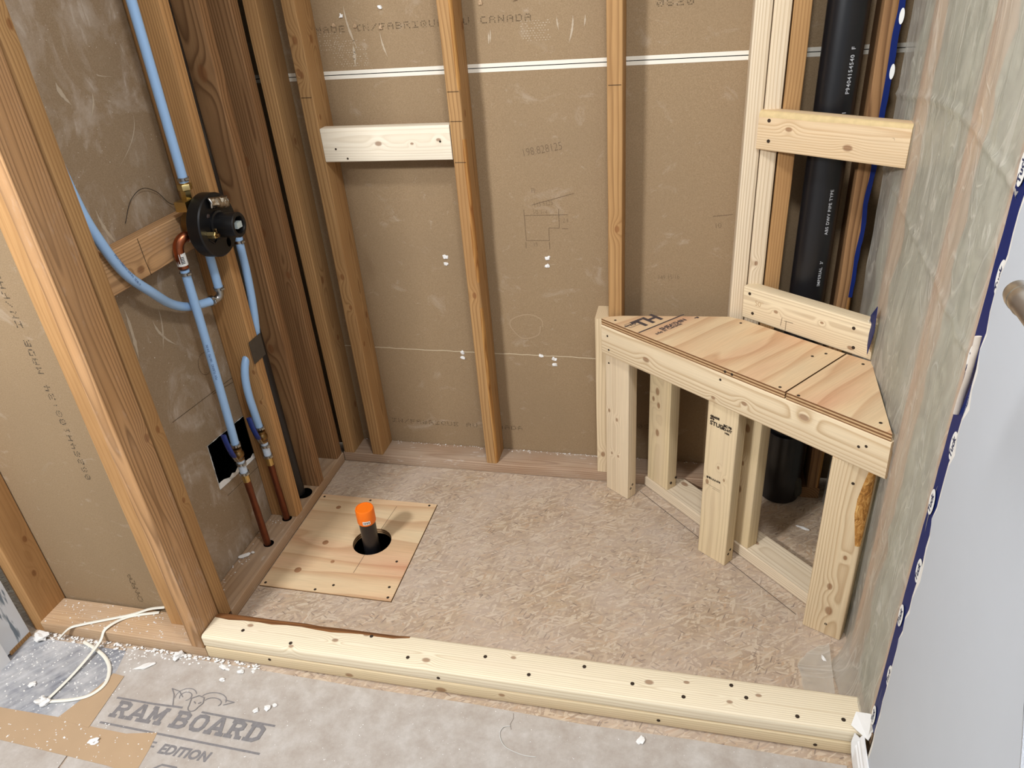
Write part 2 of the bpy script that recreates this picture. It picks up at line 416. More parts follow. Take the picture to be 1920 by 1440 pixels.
M_ABS = plain('black_abs_pipe', (24, 24, 27), .32, 0, .5, .2, 14)
M_BLUEGRIP = plain('blue_vinyl_grip', (34, 52, 120), .45)
M_ORANGE = plain('orange_plastic', (246, 120, 24), .45, 0, .4, .05)
M_WHITE = plain('white_plastic', (236, 236, 232), .5, 0, .4, .04)
M_LABEL = plain('white_label', (235, 235, 230), .6, 0, .3, .05)
M_LABELINK = plain('label_ink', (40, 40, 44), .7)
M_FOIL = plain('foil_tape', (206, 204, 200), .25, 1, .5, .15)
M_GALV = plain('galvanised_plate', (112, 108, 102), .5, .8, .4, .25)
M_PAINT = plain('grey_wall_paint', (190, 195, 201), .6, 0, .3, .03, 20)
M_TRIM = plain('white_trim_paint', (236, 236, 236), .45, 0, .4, .03)
M_BLUETAPE = plain('blue_sheathing_tape', (18, 36, 98), .5, 0, .15, .15, 20)
M_NICKEL = plain('brushed_nickel', (214, 210, 202), .34, 1, .5, .1)
M_CHIP = plain('plaster_chip', (232, 230, 226), .9, 0, .2, .08)
M_CABLE = plain('white_cable_jacket', (232, 228, 214), .5, 0, .4, .06)
M_WHITEINK = plain('white_print', (190, 192, 196), .7)
M_CEIL = plain('ceiling_paint', (225, 225, 224), .8)
def wool():
    a = N('mineral_wool', .95, .1); P = a.obj()
    n, _ = a.noise(a.map(P, (1, 1, .6)), 22, 6, .7, .8); f, _ = a.noise(P, 120, 3)
    c = a.ramp(n, [(.3, lin((128, 130, 112))), (.5, lin((172, 175, 155))), (.7, lin((212, 214, 194)))])
    c = a.mix(.3, c, a.ramp(f, [(.3, (.45,)*3), (.7, (1,)*3)]), 'MULTIPLY'); a.bump(n, .6, .01); return a.col(c)
M_WOOL = wool()
def poly():
    a = N('vapour_barrier_film', .22, .5); P = a.obj()
    n, _ = a.noise(a.map(P, (1, 6, 2.2)), 1.6, 3, .5, .6)
    q, _ = a.noise(a.map(P, (1, 11, 4.5), (0, 0, 3)), 1, 2, .5, .9)
    r, _ = a.noise(a.map(P, (1, 26, 5), (0, 5, 3)), 1, 2, .5, .6)
    ridge = a.M('MAXIMUM', a.step(a.M('ABSOLUTE', a.M('SUBTRACT', q, .5)), .022, .0), a.M('MULTIPLY', a.step(a.M('ABSOLUTE', a.M('SUBTRACT', r, .5)), .03, .0), .6))
    nrm = a.n('ShaderNodeBump'); nrm.inputs['Strength'].default_value = .5; nrm.inputs['Distance'].default_value = .004; a.put(nrm.inputs['Height'], a.M('ADD', a.M('MULTIPLY', ridge, .5), r))
    dif = a.n('ShaderNodeBsdfDiffuse'); dif.inputs[0].default_value = lin((228, 223, 212)); a.t.links.new(nrm.outputs[0], dif.inputs['Normal'])
    trl = a.n('ShaderNodeBsdfTranslucent'); trl.inputs[0].default_value = lin((230, 228, 220))
    gl = a.n('ShaderNodeBsdfGlossy'); gl.inputs[0].default_value = (.9, .9, .9, 1); gl.inputs['Roughness'].default_value = .24; a.t.links.new(nrm.outputs[0], gl.inputs['Normal'])
    tr = a.n('ShaderNodeBsdfTransparent'); tr.inputs[0].default_value = (.97, .97, .96, 1)
    m1 = a.n('ShaderNodeMixShader'); m1.inputs[0].default_value = .3; a.t.links.new(dif.outputs[0], m1.inputs[1]); a.t.links.new(trl.outputs[0], m1.inputs[2])
    fac = a.M('ADD', a.step(n, -.75, 2.1), a.M('MULTIPLY', ridge, .22))  # fold ridges whitened as well, their highlights put into the film colour
    m2 = a.n('ShaderNodeMixShader'); a.put(m2.inputs[0], fac); a.t.links.new(tr.outputs[0], m2.inputs[1]); a.t.links.new(m1.outputs[0], m2.inputs[2])
    m3 = a.n('ShaderNodeMixShader'); m3.inputs[0].default_value = .09; a.t.links.new(m2.outputs[0], m3.inputs[1]); a.t.links.new(gl.outputs[0], m3.inputs[2])
    a.t.links.new(m3.outputs[0], a.out.inputs[0]); return a.m
M_POLY = poly()
def towel_mat():
    a = N('terry_cloth', .95, .1); P = a.obj(); y = a.sep(P)[1]; z = a.sep(P)[2]
    n, _ = a.noise(P, 8, 2); f, _ = a.noise(P, 300, 2)
    v = a.M('FRACT', a.M('ADD', a.M('MULTIPLY', z, 5.5), a.M('MULTIPLY', n, .9)))
    c = a.ramp(v, [(0, lin((232, 240, 250))), (.42, lin((220, 230, 246))), (.5, lin((92, 128, 172))), (.62, lin((196, 192, 216))), (.9, lin((200, 200, 224)))])
    a.bump(f, .8, .004); return a.col(c)
M_TOWEL = towel_mat()

# ------------------------------------------------------------------ the setting
H = 2.44
T = 1.5707963
def S_(o, label=None): return tag(o, label, None, None, 'structure')
# OSB subfloor with an opening under the plywood patch, joists and an added light-blocking box beneath
PX0, PX1, PY0, PY1 = 0.0, .400, -.598, -.186
fl = []
for (x0, x1, y0, y1) in ((-.9, PX0, -3.2, .2), (PX1, 1.9, -3.2, .2), (PX0, PX1, PY1, .2), (PX0, PX1, -3.2, PY0)): fl.append((x0, x1, y0, y1))
v = []; f = []
for (x0, x1, y0, y1) in fl:
    q = len(v); v += [(x, y, z) for z in (0, -.018) for (x, y) in ((x0, y0), (x1, y0), (x1, y1), (x0, y1))]
    f += [(q, q+1, q+2, q+3), (q+7, q+6, q+5, q+4)]+[(q+i, q+4+i, q+4+(i+1) % 4, q+(i+1) % 4) for i in range(4)]
floor = S_(mesh_obj('floor', v, f, M_OSB), 'dusty strand board subfloor inside the shower')
M_JOIST = wood('joist_wood', (120, 84, 54), (84, 54, 32), 91)
ext('joist', -.02, .018, PY0-.1, PY1+.1, -.26, -.02, M_JOIST, floor); ext('joist', .385, .423, PY0-.1, PY1+.1, -.26, -.02, M_JOIST, floor)
box('bay_light_block', -.1, .5, PY0-.2, PY1+.2, -.30, -.27, M_DARK, floor)  # added black panel stops world light from below
box('bay_side_light_block', -.1, .5, PY0-.2, PY0-.19, -.28, -.019, M_DARK, floor); box('bay_side_light_block', -.1, .5, PY1+.19, PY1+.2, -.28, -.019, M_DARK, floor)  # added black panels close the box against side light
strokes('pencil_line', [[(1.02, -.035), (1.44, -.475)]], Matrix.Translation((0, 0, .0006)), .0018, plain('pencil_dark', (92, 76, 66), .9), floor)
vinyl_floor = S_(box('floor', -.70, -.18, -1.30, -.866, .0002, .003, M_VINYL), 'grey streaked plank floor covered in white dust')
box('ceiling', -.9, 1.9, -3.2, .2, H, H+.03, M_CEIL)['kind'] = 'structure'
# back wall: backs of the neighbouring room's drywall sheets
ZS = 1.237
wb = S_(box('wall_back', -.10, 1.75, .089, .102, .012, ZS-.0105, M_PAPER), 'tan paper back of the drywall behind the rear studs')
box('upper_sheet', -.10, 1.75, .089, .102, ZS+.0100, H, M_PAPER, wb)
box('white_sheet_edge', -.10, 1.75, .0885, .102, ZS-.0105, ZS-.0014, M_EDGE, wb); box('white_sheet_edge', -.10, 1.75, .0885, .102, ZS+.0008, ZS+.0100, M_EDGE, wb)
box('sheet_gap', -.10, 1.75, .091, .102, ZS-.0014, ZS+.0008, M_DARK, wb)
def on_back(x, z, rot=0, y=.0884):               # local x -> +x, local y -> +z, facing the shower (-y)
    return frame(V((x, y, z)), V((1, 0, 0)), V((0, 0, 1)), V((0, -1, 0))) @ Matrix.Rotation(rot, 4, 'Z')
dot_text('printed_lettering', 'MADE IN/FABRIQUE AU CANADA', on_back(.145, 1.340), .0165, M_INK, wb, 1.37, 1)
dot_text('printed_lettering', '0820', on_back(1.03, 1.352), .0165, M_INK, wb, 1.4, 3)
dot_text('printed_lettering', 'IN/FABRIQUE AU CANADA', on_back(.162, .117), .0165, M_INK, wb, 1.35, 2)
dot_text('printed_lettering', '08282', on_back(1.00, .155), .0165, M_INK, wb, 1.4, 4)
text('pencil_writing', '198.828125', on_back(.682, 1.010, .16), .030, M_PENCIL, wb, -.0006, 0, 1.0, xs=.8)
text('pencil_writing', 'P', on_back(.70, .912), .02, M_PENCIL, wb, -.0005); text('pencil_writing', 'r', on_back(.708, .911), .02, M_PENCIL, wb, -.0005)
text('pencil_writing', '115.5325', on_back(.705, .872, .12), .019, M_PENCIL, wb, -.0005, xs=.8)
text('pencil_writing', "50 1/4", on_back(.70, .852), .017, M_PENCIL, wb, -.0005)
text('pencil_writing', '24', on_back(.785, .828), .017, M_PENCIL, wb, -.0005); text('pencil_writing', '35', on_back(.695, .758), .017, M_PENCIL, wb, -.0005)
text('pencil_writing', '10', on_back(1.195, .812, .1), .02, M_PENCIL, wb, -.0005); text('pencil_writing', '149 15/16', on_back(1.05, .662, .06), .02, M_PENCIL, wb, -.0005, xs=.75)
strokes('pencil_diagram', [[(.676, .848), (.79, .85)], [(.676, .865), (.678, .775), (.745, .775), (.745, .812), (.775, .812), (.775, .866)], [(.676, .77), (.676, .752)], [(.745, .77), (.745, .75)],
    [(.70, .878), (.82, .91)], [(.782, .85), (.80, .85)], [(.782, .81), (.80, .81)], [(1.19, .845), (1.24, .85)]], on_back(0, 0), .0013, M_PENCIL, wb)
# torn line where the lower paper was cut
R0 = random.Random(5)
strokes('cut_paper_line', [[(.0+i*.02, .409-i*.00018+R0.uniform(-.0012, .0012)) for i in range(60)]], on_back(0, 0), .003, plain('torn_paper_line', (200, 182, 152), .9), wb)
for (x, z) in ((.428, .722), (.428, .700), (.7365, .722), (.7365, .698), (.446, .40), (.446, .383), (.742, .392), (.742, .372), (.70, .402)):
    blob('anchor_hole', (x, .0882, z), (.007, .003, .007), M_CHIP, wb, int(x*1e3+z*1e3), 2, rough=1.1)
for (x, z, m) in ((.225, 1.378, 0), (.335, 1.392, 0), (.26, 1.352, 1), (.20, 1.357, 1), (.33, 1.345, 1), (.60, 1.385, 1), (.69, 1.39, 1)):
    blob('screw_tip', (x, .0875, z), (.005, .004, .006), M_CHIP if m == 0 else M_TAPE, wb, int(x*999), 2, rough=.8)
M_SCUFF = plain('plaster_scuff', (186, 170, 148), .95, 0, .1)
def stamp(x0, z0, nx, nz, M, seed):               # diamond-plate print left in plaster dust
    R = random.Random(seed); v = []; f = []
    for i in range(nx):
        for k in range(nz):
            if R.random() < .25+.35*abs(i/nx-.5): continue
            x = x0+i*.0075+(k % 2)*.0037; z = z0+k*.0055; q = len(v)
            a = .0026*R.uniform(.5, 1); b = .0016*R.uniform(.5, 1)
            v += [(x-a, z, 0), (x, z-b, 0), (x+a, z, 0), (x, z+b, 0)]; f.append((q, q+1, q+2, q+3))
    return mesh_obj('dust_print', v, f, M_SCUFF, M, wb)
stamp(.185, 1.258, 13, 12, on_back(0, 0), 1); stamp(.152, 1.30, 9, 8, on_back(0, 0), 2); stamp(.70, 1.295, 10, 9, on_back(0, 0), 3)
def smear(x, z, L, lean, w, M, par):
    v = []; f = []; n = 12
    for i in range(n+1):
        t = i/n; ww = w*math.sin(math.pi*min(.98, max(.03, t)))*(.6+.6*random.Random(i+int(x*500)).random())
        cx = x+lean*t*t; cz = z-L*t; v += [(cx-ww, cz, 0), (cx+ww, cz, 0)]
    for i in range(n): f.append((2*i, 2*i+1, 2*i+3, 2*i+2))
    return mesh_obj('plaster_smear', v, f, M_SCUFF, M, par)
for a_ in ((.235, 1.40, .10, .02, .003), (.245, 1.31, .055, -.004, .004), (.325, 1.335, .06, .012, .0025), (.535, 1.33, .03, -.006, .002), (.62, 1.325, .03, -.003, .002), (.615, 1.32, .028, -.002, .002), (.83, 1.345, .06, -.012, .003), (.79, 1.345, .03, .004, .002), (.86, 1.345, .025, -.003, .002)):
    smear(*a_[:2], *a_[2:], on_back(0, 0), wb)
# glue blob ring on the back sheet
strokes('glue_ring', [[(.662+.048*math.cos(t*.18)*(1+.12*math.sin(t*.5)), .503+.042*math.sin(t*.18)*(1+.1*math.cos(t*.3)))for t in range(36)]], on_back(0, 0), .004, plain('glue_stain', (166, 142, 112), .8), wb)

# left wall drywall, with the square cut-out
XL = -.089
hole = [(-.520, .270), (-.304, .246), (-.308, .396), (-.514, .414)]
def left_sheet():
    oy0, oy1, oz0, oz1 = -.7375, .102, .012, H
    O = [(oy0, oz0), (oy1, oz0), (oy1, oz1), (oy0, oz1)]
    v = [(XL, y, z) for (y, z) in O]+[(XL, y, z) for (y, z) in hole]+[(XL-.013, y, z) for (y, z) in O]+[(XL-.013, y, z) for (y, z) in hole]
    f = []; mi = []
    for i in range(4):
        j = (i+1) % 4
        f.append((i, j, 4+j, 4+i)); mi.append(0); f.append((8+j, 8+i, 12+i, 12+j)); mi.append(0)
        f.append((4+i, 4+j, 12+j, 12+i)); mi.append(1); f.append((i, 8+i, 8+j, j)); mi.append(0)
    return mesh_obj('wall_left', v, f, [M_DUSTYPAPER, M_GYPSUM], None, None, mi)
wl = S_(left_sheet(), 'dusty paper back of the drywall behind the left studs')
box('cutout_light_block', -.24, -.235, -.60, -.22, .15, .50, M_DARK, wl)  # added black box, lets no light through the cut-out
for (y0, y1, z0, z1) in ((-.60, -.595, .15, .50), (-.225, -.22, .15, .50)): box('cutout_light_block', -.24, XL-.014, y0, y1, z0, z1, M_DARK, wl)
for z in (.15, .50): box('cutout_light_block', -.24, XL-.014, -.60, -.22, z, z+.005, M_DARK, wl)
# broken gypsum rim of the cut-out
R1 = random.Random(3)
def rim(y0, z0, y1, z1, w, sd):
    n = 16; vv = []; ff = []
    d = V((0, y1-y0, z1-z0)); nn = V((0, -d.z, d.y)).normalized()
    for i in range(n+1):
        t = i/n; p = V((XL+.0012, y0, z0))+d*t
        a = -.002+R1.uniform(-.001, .001); b = w*R1.uniform(.5, 1.2)
        vv += [p+nn*a, p-nn*b+V((-.004, 0, 0))]
    for i in range(n): ff.append((2*i, 2*i+1, 2*i+3, 2*i+2))
    return mesh_obj('broken_gypsum_rim', vv, ff, M_GYPSUM, None, wl)
rim(-.304, .246, -.520, .270, .016, 1); rim(-.308, .396, -.304, .246, .011, 2); rim(-.520, .270, -.514, .414, .003, 3); rim(-.514, .414, -.308, .396, .003, 4)
def on_left(y, z, rot=0): return frame(V((XL+.0006, y, z)), V((0, 1, 0)), V((0, 0, 1)), V((1, 0, 0))) @ Matrix.Rotation(rot, 4, 'Z')
strokes('score_line', [[(-.60, .545), (-.42, .53), (-.31, .52)], [(-.43, .525), (-.31, .505)], [(-.50, .235), (-.31, .215)]], on_left(0, 0), .0016, M_INK, wl)
strokes('pencil_circle', [arc(-.425, .615, .026, .03, 0, 360, 24)], on_left(0, 0), .0014, M_PENCIL, wl)
for a_ in ((-.47, 1.33, .012, .05, .004), (-.585, 1.33, .045, .02, .006), (-.50, 1.30, .05, -.03, .0025), (-.40, 1.24, .10, -.10, .0018), (-.55, .80, .09, .05, .004), (-.62, .86, .12, -.01, .006), (-.52, .82, .10, -.03, .003), (-.60, 1.08, .09, .03, .005)):
    smear(*a_, on_left(0, 0), wl)
# short return wall left of the shower entry: drywall seen from behind
wr = S_(box('wall_front', -.62, -.1015, -.752, -.739, .012, H, M_PAPER), 'tan paper drywall with black printed numbers left of the entry posts')
dot_text('printed_lettering', '08264H108:24 MADE IN/FABRIQUE', frame(V((-.232, -.7526, .470)), V((0, 0, 1)), V((-1, 0, 0)), V((0, -1, 0))), .0165, plain('black_dot_ink', (74, 66, 56), .9), wr, 1.36, 9)
dot_text('printed_lettering', 'CANADA', frame(V((-.240, -.7526, .06)), V((0, 0, 1)), V((-1, 0, 0)), V((0, -1, 0))), .0165, M_INK, wr, 1.0, 11)
# painted wall end beside the door at far left
def torn_face():
    a = N('scraped_paint', .7, .3); P = a.obj(); n, _ = a.noise(a.map(P, (1, 22, 3.5)), 1, 4, .6)
    return a.col(a.mix(a.step(n, .52, .55), lin((214, 218, 222)), lin((120, 132, 142))))
wd = S_(box('wall_entry', -.62, -.530, -1.9, -.862, .012, H, torn_face()), 'painted wall end with scraped grey patches at far left')
box('torn_bottom', -.60, -.5295, -.93, -.862, .002, .016, wood('lath', **OLD, seed=71), wd)
S_(box('baseboard_entry', -.530, -.518, -1.9, -.945, .002, .14, M_TRIM), 'white baseboard at far left edge')
# right wall
def RX(y): return 1.575+.045*y
RA = math.atan(.045)
def rdir(): return V((math.sin(RA), math.cos(RA), 0))
rd = rdir(); rn = V((-rd.y, rd.x, 0))              # along wall (towards back) and into the room
def rp(y, off=0, z=0): return V((RX(y), y, z))+rn*off
def right_drywall():
    n = 90; v = []; f = []; mi = []; Rr = random.Random(8)
    y2 = -2.3
    for i in range(n+1):
        z = .0+H*i/n; j = Rr.uniform(-.003, .003)*(1 if Rr.random() > .25 else 2.2)+.006*mnoise.noise((z*6, 1, 2))
        b = Rr.uniform(0, .004)
        for (y, o) in ((-.9085+j*1.6+b, .013), (-.8985+j, .0118), (-.896+j, .001), (y2, .013), (y2, .001)): v.append(rp(y, o, z))
    for i in range(n):
        a = i*5; b = a+5
        for (p, q_, m) in ((3, 0, 0), (0, 1, 1), (1, 2, 1), (2, 4, 0), (4, 3, 0)):
            f.append((a+p, a+q_, b+q_, b+p)); mi.append(m)
    return mesh_obj('wall_right', v, f, [M_PAINT, M_GYPSUM], None, None, mi)
wrt = S_(right_drywall(), 'grey painted drywall with a torn edge at right')
o = prism('wall_right_outer', [(1.69, -2.4), (1.72, -2.4), (1.72, .2), (1.69, .2)], .0, H, plain('sheathing', (92, 74, 56), .9)); S_(o, 'sheathing behind the insulation on the right')
bb = prism('baseboard_right', [(0, 0), (.012, 0), (.0125, .004), (.012, .045), (.0095, .05), (.0095, .058), (.007, .062), (.0065, .072), (.003, .08), (0, .08)], 0, 1.4, M_TRIM, None,
           frame(rp(-.858, .0135, .006), rn, V((0, 0, 1)), -rd)); S_(bb, 'fluted white baseboard end at bottom right')

# ------------------------------------------------------------------ framing studs and plates
def mk(kind, seed, knots=(), **k):
    d = dict(kind); d.update(k); return wood('stud_wood_%d' % seed, seed=seed, knots=knots, **d)
def rk(seed, n, L, ax='x', u=.03, r=(.004, .008)):
    R = random.Random(seed); return [(ax, R.uniform(-u, u), R.uniform(-L/2, L/2), R.uniform(*r)) for _ in range(n)]
def stud(label, p0, p1, wdir, mat, group='upright wall studs', wid=.089, thk=.038, **k):
    return tag(board('wall_stud', p0, p1, wdir, wid, thk, mat, **k), label, 'stud', group)
def plate(label, *e, mat, **k):
    return tag(ext('sole_plate', *e, mat, **k), label, 'floor plate', 'floor plates')
plate('dusty floor plate under the left wall studs, copper pipes pass through it', -.089, 0, -.724, -.003, .0005, .038, mat=mk(OLD, 1, dust=.85, light=(176, 142, 106)))
plate('reddish floor plate along the back wall under the rear studs', -.0, 1.377, .0005, .0885, .0005, .038, mat=mk(BROWN, 2, dust=.9, light=(178, 148, 120), dark=(138, 100, 72)))
tag(ext('sole_plate', 1.497, 1.549, .0005, .0885, .0005, .038, mk(BROWN, 3)), 'short reddish plate piece right of the black drain stack', 'floor plate', 'floor plates')
plate('orange-tan floor plate left of the entry posts, strewn with white crumbs', -.500, -.001, -.8455, -.7565, .0005, .038, mat=mk(OLD, 4, dust=.7, light=(198, 164, 126), dark=(166, 128, 90)))
ZP = .0385
def back_stud(label, x0, seed, knots=None, kind=OLD, **k):
    return stud(label, (x0+.019, .0445, ZP), (x0+.019, .0445, H-.001), (0, 1, 0), mk(kind, seed, knots if knots is not None else rk(seed, 5, 2.3)), rough=.0012, seed=seed, **k)
back_stud('old back wall stud tight in the left corner', .003, 10)
sA = back_stud('knotty old back wall stud at the left end of the pale blocking', .109, 11, [('y', 0, -.55, .006)]+rk(11, 6, 1.6, 'y', .012, (.004, .007))+rk(12, 6, 1.6, 'x', .035, (.004, .008)))
sB = back_stud('waney old back wall stud at the right end of the pale blocking', .515, 13, [('x', .03, .1, .006), ('x', -.02, -.1, .006), ('y', 0, -.6, .006)],
     wane={3: lambda t: max(0, .011*mnoise.noise((t*14, 1, 3))+.009), 2: lambda t: max(0, .007*mnoise.noise((t*9, 5, 3)))}, bark=M_BARK)
sC = back_stud('old back wall stud standing behind the left end of the bench seat', .921, 14, [('y', .005, -.4, .006)])
back_stud('old back wall stud sistered to the pale new stud, beside the black stack', 1.329, 15)
back_stud('rough old back wall stud right of the black stack, edged by blue tape', 1.511, 16, kind=BROWN, wane={3: lambda t: max(0, .012+.01*mnoise.noise((t*10, 3, 1)))}, bark=M_BARK)
for (x0, lab, sd) in ((1.2475, 'pale new stud, left of the doubled pair behind the bench', 17), (1.2875, 'pale new stud, right of the doubled pair, carrying the corner ledger', 18)):
    stud(lab, (x0+.0188, .0445, ZP), (x0+.0188, .0445, H-.001), (0, 1, 0), mk(NEW, sd, [('y', .004, 1.10-1.24, .005), ('y', -.003, .75-1.24, .004)] if sd == 18 else rk(sd, 3, 1.8, 'y', .012, (.003, .005)), contrast=.7), seed=sd)
for st_, x0 in ((sA, .109), (sB, .515), (sC, .921)):
    strokes('pencil_tick', [[(x0+.004, 1.196), (x0+.034, 1.196)]], on_back(0, 0, 0, -.0012), .0012, M_STAMP, st_)
strokes('pencil_tick', [[(.519, 1.124), (.549, 1.124)]], on_back(0, 0, 0, -.0012), .0012, M_STAMP, sB); strokes('pencil_tick', [[(.519, 1.02), (.549, 1.02)]], on_back(0, 0, 0, -.0012), .0012, M_STAMP, sB)
# left wall studs
stud('old left wall stud next to the corner, last before the back wall', (-.046, -.026, ZP), (-.046, -.026, H-.001), (1, 0, 0), mk(BROWN, 20, rk(20, 5, 2.2)), rough=.001, seed=20, wid=.086)
stud('dark old left wall stud with two large knots, left of the corner stud', (-.0445, -.176, ZP), (-.0445, -.158, H-.001), (1, 0, 0), mk(BROWN, 21, [('x', .01, .05, .012), ('x', -.012, -.25, .010), ('x', 0, -.7, .009)]), rough=.001, seed=21)
sP = stud('left wall stud behind the shower valve, notched for a blue pipe', (-.0445, -.327, ZP), (-.0445, -.292, H-.001), (1, 0, 0), mk(OLD, 22, rk(22, 3, 2.2), light=(196, 150, 98)), rough=.001, seed=22)
stud('narrow faced stud at the shower side of the doubled entry post', (-.0445, -.7420, ZP), (-.0445, -.7420, H-.001), (1, 0, 0), mk(OLD, 23, rk(23, 4, 2.2, 'y', .012), sp=.006), rough=.0014, seed=23)
sE = stud('broad scuffed stud at the front of the doubled entry post, torn left edge', (-.0195, -.8075, ZP), (-.0195, -.8075, H-.001), (0, 1, 0), mk(OLD, 24, rk(24, 5, 2.0), dust=.18, light=(192, 146, 98), sp=.0065, pith=(.006, -.012), warp=.05, contrast=.85), rough=.001, seed=24,
     wid=.083, wane={2: lambda t: max(0, .004+.006*mnoise.noise((t*11, 2, 1)))}, bark=wood('torn_edge_wood', (206, 168, 126), (112, 74, 44), 124, .0085, 1, tint=(178, 136, 96), pith=(.0, -.012), warp=.09))
stud('orange stud tucked behind the entry post on the return wall', (-.100, -.7725, ZP), (-.100, -.7725, H-.001), (1, 0, 0), mk(OLD, 25, rk(25, 3, 2.2), light=(192, 148, 98), dark=(156, 112, 68), contrast=.4), seed=25, wid=.072)
stud('orange stud standing at the far left end of the return wall', (-.5195, -.7975, ZP-.037), (-.5195, -.7975, H-.001), (0, 1, 0), mk(OLD, 26, [('x', 0, -1.05, .006), ('x', .02, -.95, .006)], light=(190, 146, 96), dark=(156, 112, 68), contrast=.4), seed=26)
# right wall studs (behind the film)
def rstud(label, yc, seed):
    c = rp(yc, -.0455)
    return stud(label, (c.x, c.y, .001), (c.x, c.y, H-.001), rn, mk(OLD, seed, rk(seed, 3, 2.2, 'y', .012), light=(210, 170, 132), dark=(186, 142, 104), contrast=.3, fiber=.1), seed=seed)
rstud('pinkish stud behind the film, nearest the back corner', -.183, 30); rstud('pinkish stud behind the film midway along the right wall', -.585, 31); rstud('pinkish stud behind the film beside the blue tape', -.828, 32)
# blocking
nog = tag(ext('noggin', -.089, -.051, -.7225, -.334, .915, 1.004, mk(OLD, 40, rk(40, 3, .3), light=(204, 160, 112), dust=.2), seed=40), 'flat wood noggin between left studs behind the shower valve', 'blocking')
Rn = random.Random(6)
strokes('wood_crack', [[(-.555+.006*i/6+Rn.uniform(-.001, .001), 1.002-.087*i/6) for i in range(7)]], frame(V((-.0503, 0, 0)), V((0, 1, 0)), V((0, 0, 1)), V((1, 0, 0))), .0014, M_STAMP, nog)
blk = tag(ext('blocking_board', .1485, .5135, -.001, .037, 1.027, 1.116, mk(PALE, 41, [('x', .002, -.02, .006), ('x', .008, .15, .004), ('x', 0, .075, .003)], contrast=.4), seed=41), 'pale new blocking board between two rear studs', 'blocking')
screws(blk, [(.185, -.0012, 1.062), (.215, -.0012, 1.036), (.485, -.0012, 1.075)], (0, -1, 0), .003)
# diagonal corner ledger
def diag(name, a, b, z0, mat, parent=None, T_=.038, h=.089, seed=0, **k):
    """board on edge whose front face runs from a to b (plan) at height z0"""
    a, b = V((*a, 0)), V((*b, 0)); d = (b-a).normalized(); nb = V((-d.y, d.x, 0))
    if nb.y < 0: nb = -nb
    o = nb*T_/2+V((0, 0, z0+h/2)); return board(name, a+o, b+o, (0, 0, 1), h, T_, mat, parent, seed=seed, **k)
LA, LB = (1.286, -.012), (1.566, -.212)
led = tag(diag('corner_ledger', (1.276, -.008), (1.560, -.209), 1.040, mk(NEW, 42, rk(42, 2, .2), light=(226, 200, 162), dark=(186, 148, 104), contrast=.65), seed=42,
     wane={1: lambda t: .011*(1-.45*t)+.003*mnoise.noise((t*9, 1, 1))}, bark=plain('yellow_wane', (222, 196, 146), .7, 0, .2, .3, 70)), 'new corner ledger board spanning in front of the black stack', 'ledger')
dl = (V((*LB, 0))-V((*LA, 0))).normalized(); nl = V((dl.y, -dl.x, 0))
def on_l(t, z, e=.0005): p = V((*LA, 0)).lerp(V((*LB, 0)), t); return V((p.x, p.y, z))+nl*e
screws(led, [on_l(.05, 1.108, .003), on_l(.06, 1.062, .003), on_l(.88, 1.095), on_l(.86, 1.062)], nl)

# ------------------------------------------------------------------ shower curb
M_CURB = mk(PALE, 50, [('x', .008, -.655, .005), ('x', -.035, -.52, .004), ('x', .0, -.42, .005), ('x', .028, -.35, .005), ('x', -.02, -.18, .006), ('x', .02, .02, .004), ('x', .005, .33, .006), ('x', .018, .41, .004), ('x', -.016, .50, .004), ('x', .01, .56, .004)], light=(238, 225, 197), dark=(200, 176, 138), contrast=.6)
CX0, CX1, CY0, CY1 = .003, 1.528, -.8475, -.7585
cb = empty('shower_curb', (.76, -.803, .003), 'long pale curb of two stacked boards across the shower entry', 'curb')
board('lower_board', (CX0, -.803, .0225), (CX1, -.803, .0225), (0, 1, 0), .089, .0375, mk(NEW, 51, rk(51, 3, 1.4, 'y', .01), light=(222, 202, 164)), cb, seed=51, r=.005)
def wane_c(t): return max(0, (.0085+.010*(1-t*2.6)+.004*mnoise.noise((t*17, 4, 7))) if t < .33 else .0045*(1-t))
ub = board('upper_board', (CX0, -.803, .0605), (CX1, -.803, .0605), (0, 1, 0), .089, .0380, M_CURB, cb, seed=52, r=.007, wane={1: wane_c, 0: wane_c}, bark=wood('curb_bark', (146, 98, 58), (84, 52, 30), 53))
box('curb_shim', CX0+.01, CX1-.01, -.843, -.765, .0008, .0042, mk(BROWN, 54), cb)
R2 = random.Random(12)
screws(cb, [(x, -.803+y, .0797) for (x, y) in ((.10, -.01), (.24, -.027), (.43, .025), (.54, -.02), (.72, .012), (.83, -.02), (.95, .022), (1.06, -.005), (1.17, -.02), (1.27, .026), (1.30, .0), (1.40, -.028), (1.49, -.02))], (0, 0, 1), .0045)
screws(cb, [(x, -.848, z) for (x, z) in ((.18, .03), (.62, .055), (1.12, .022), (1.44, .02))], (0, -1, 0), .004)

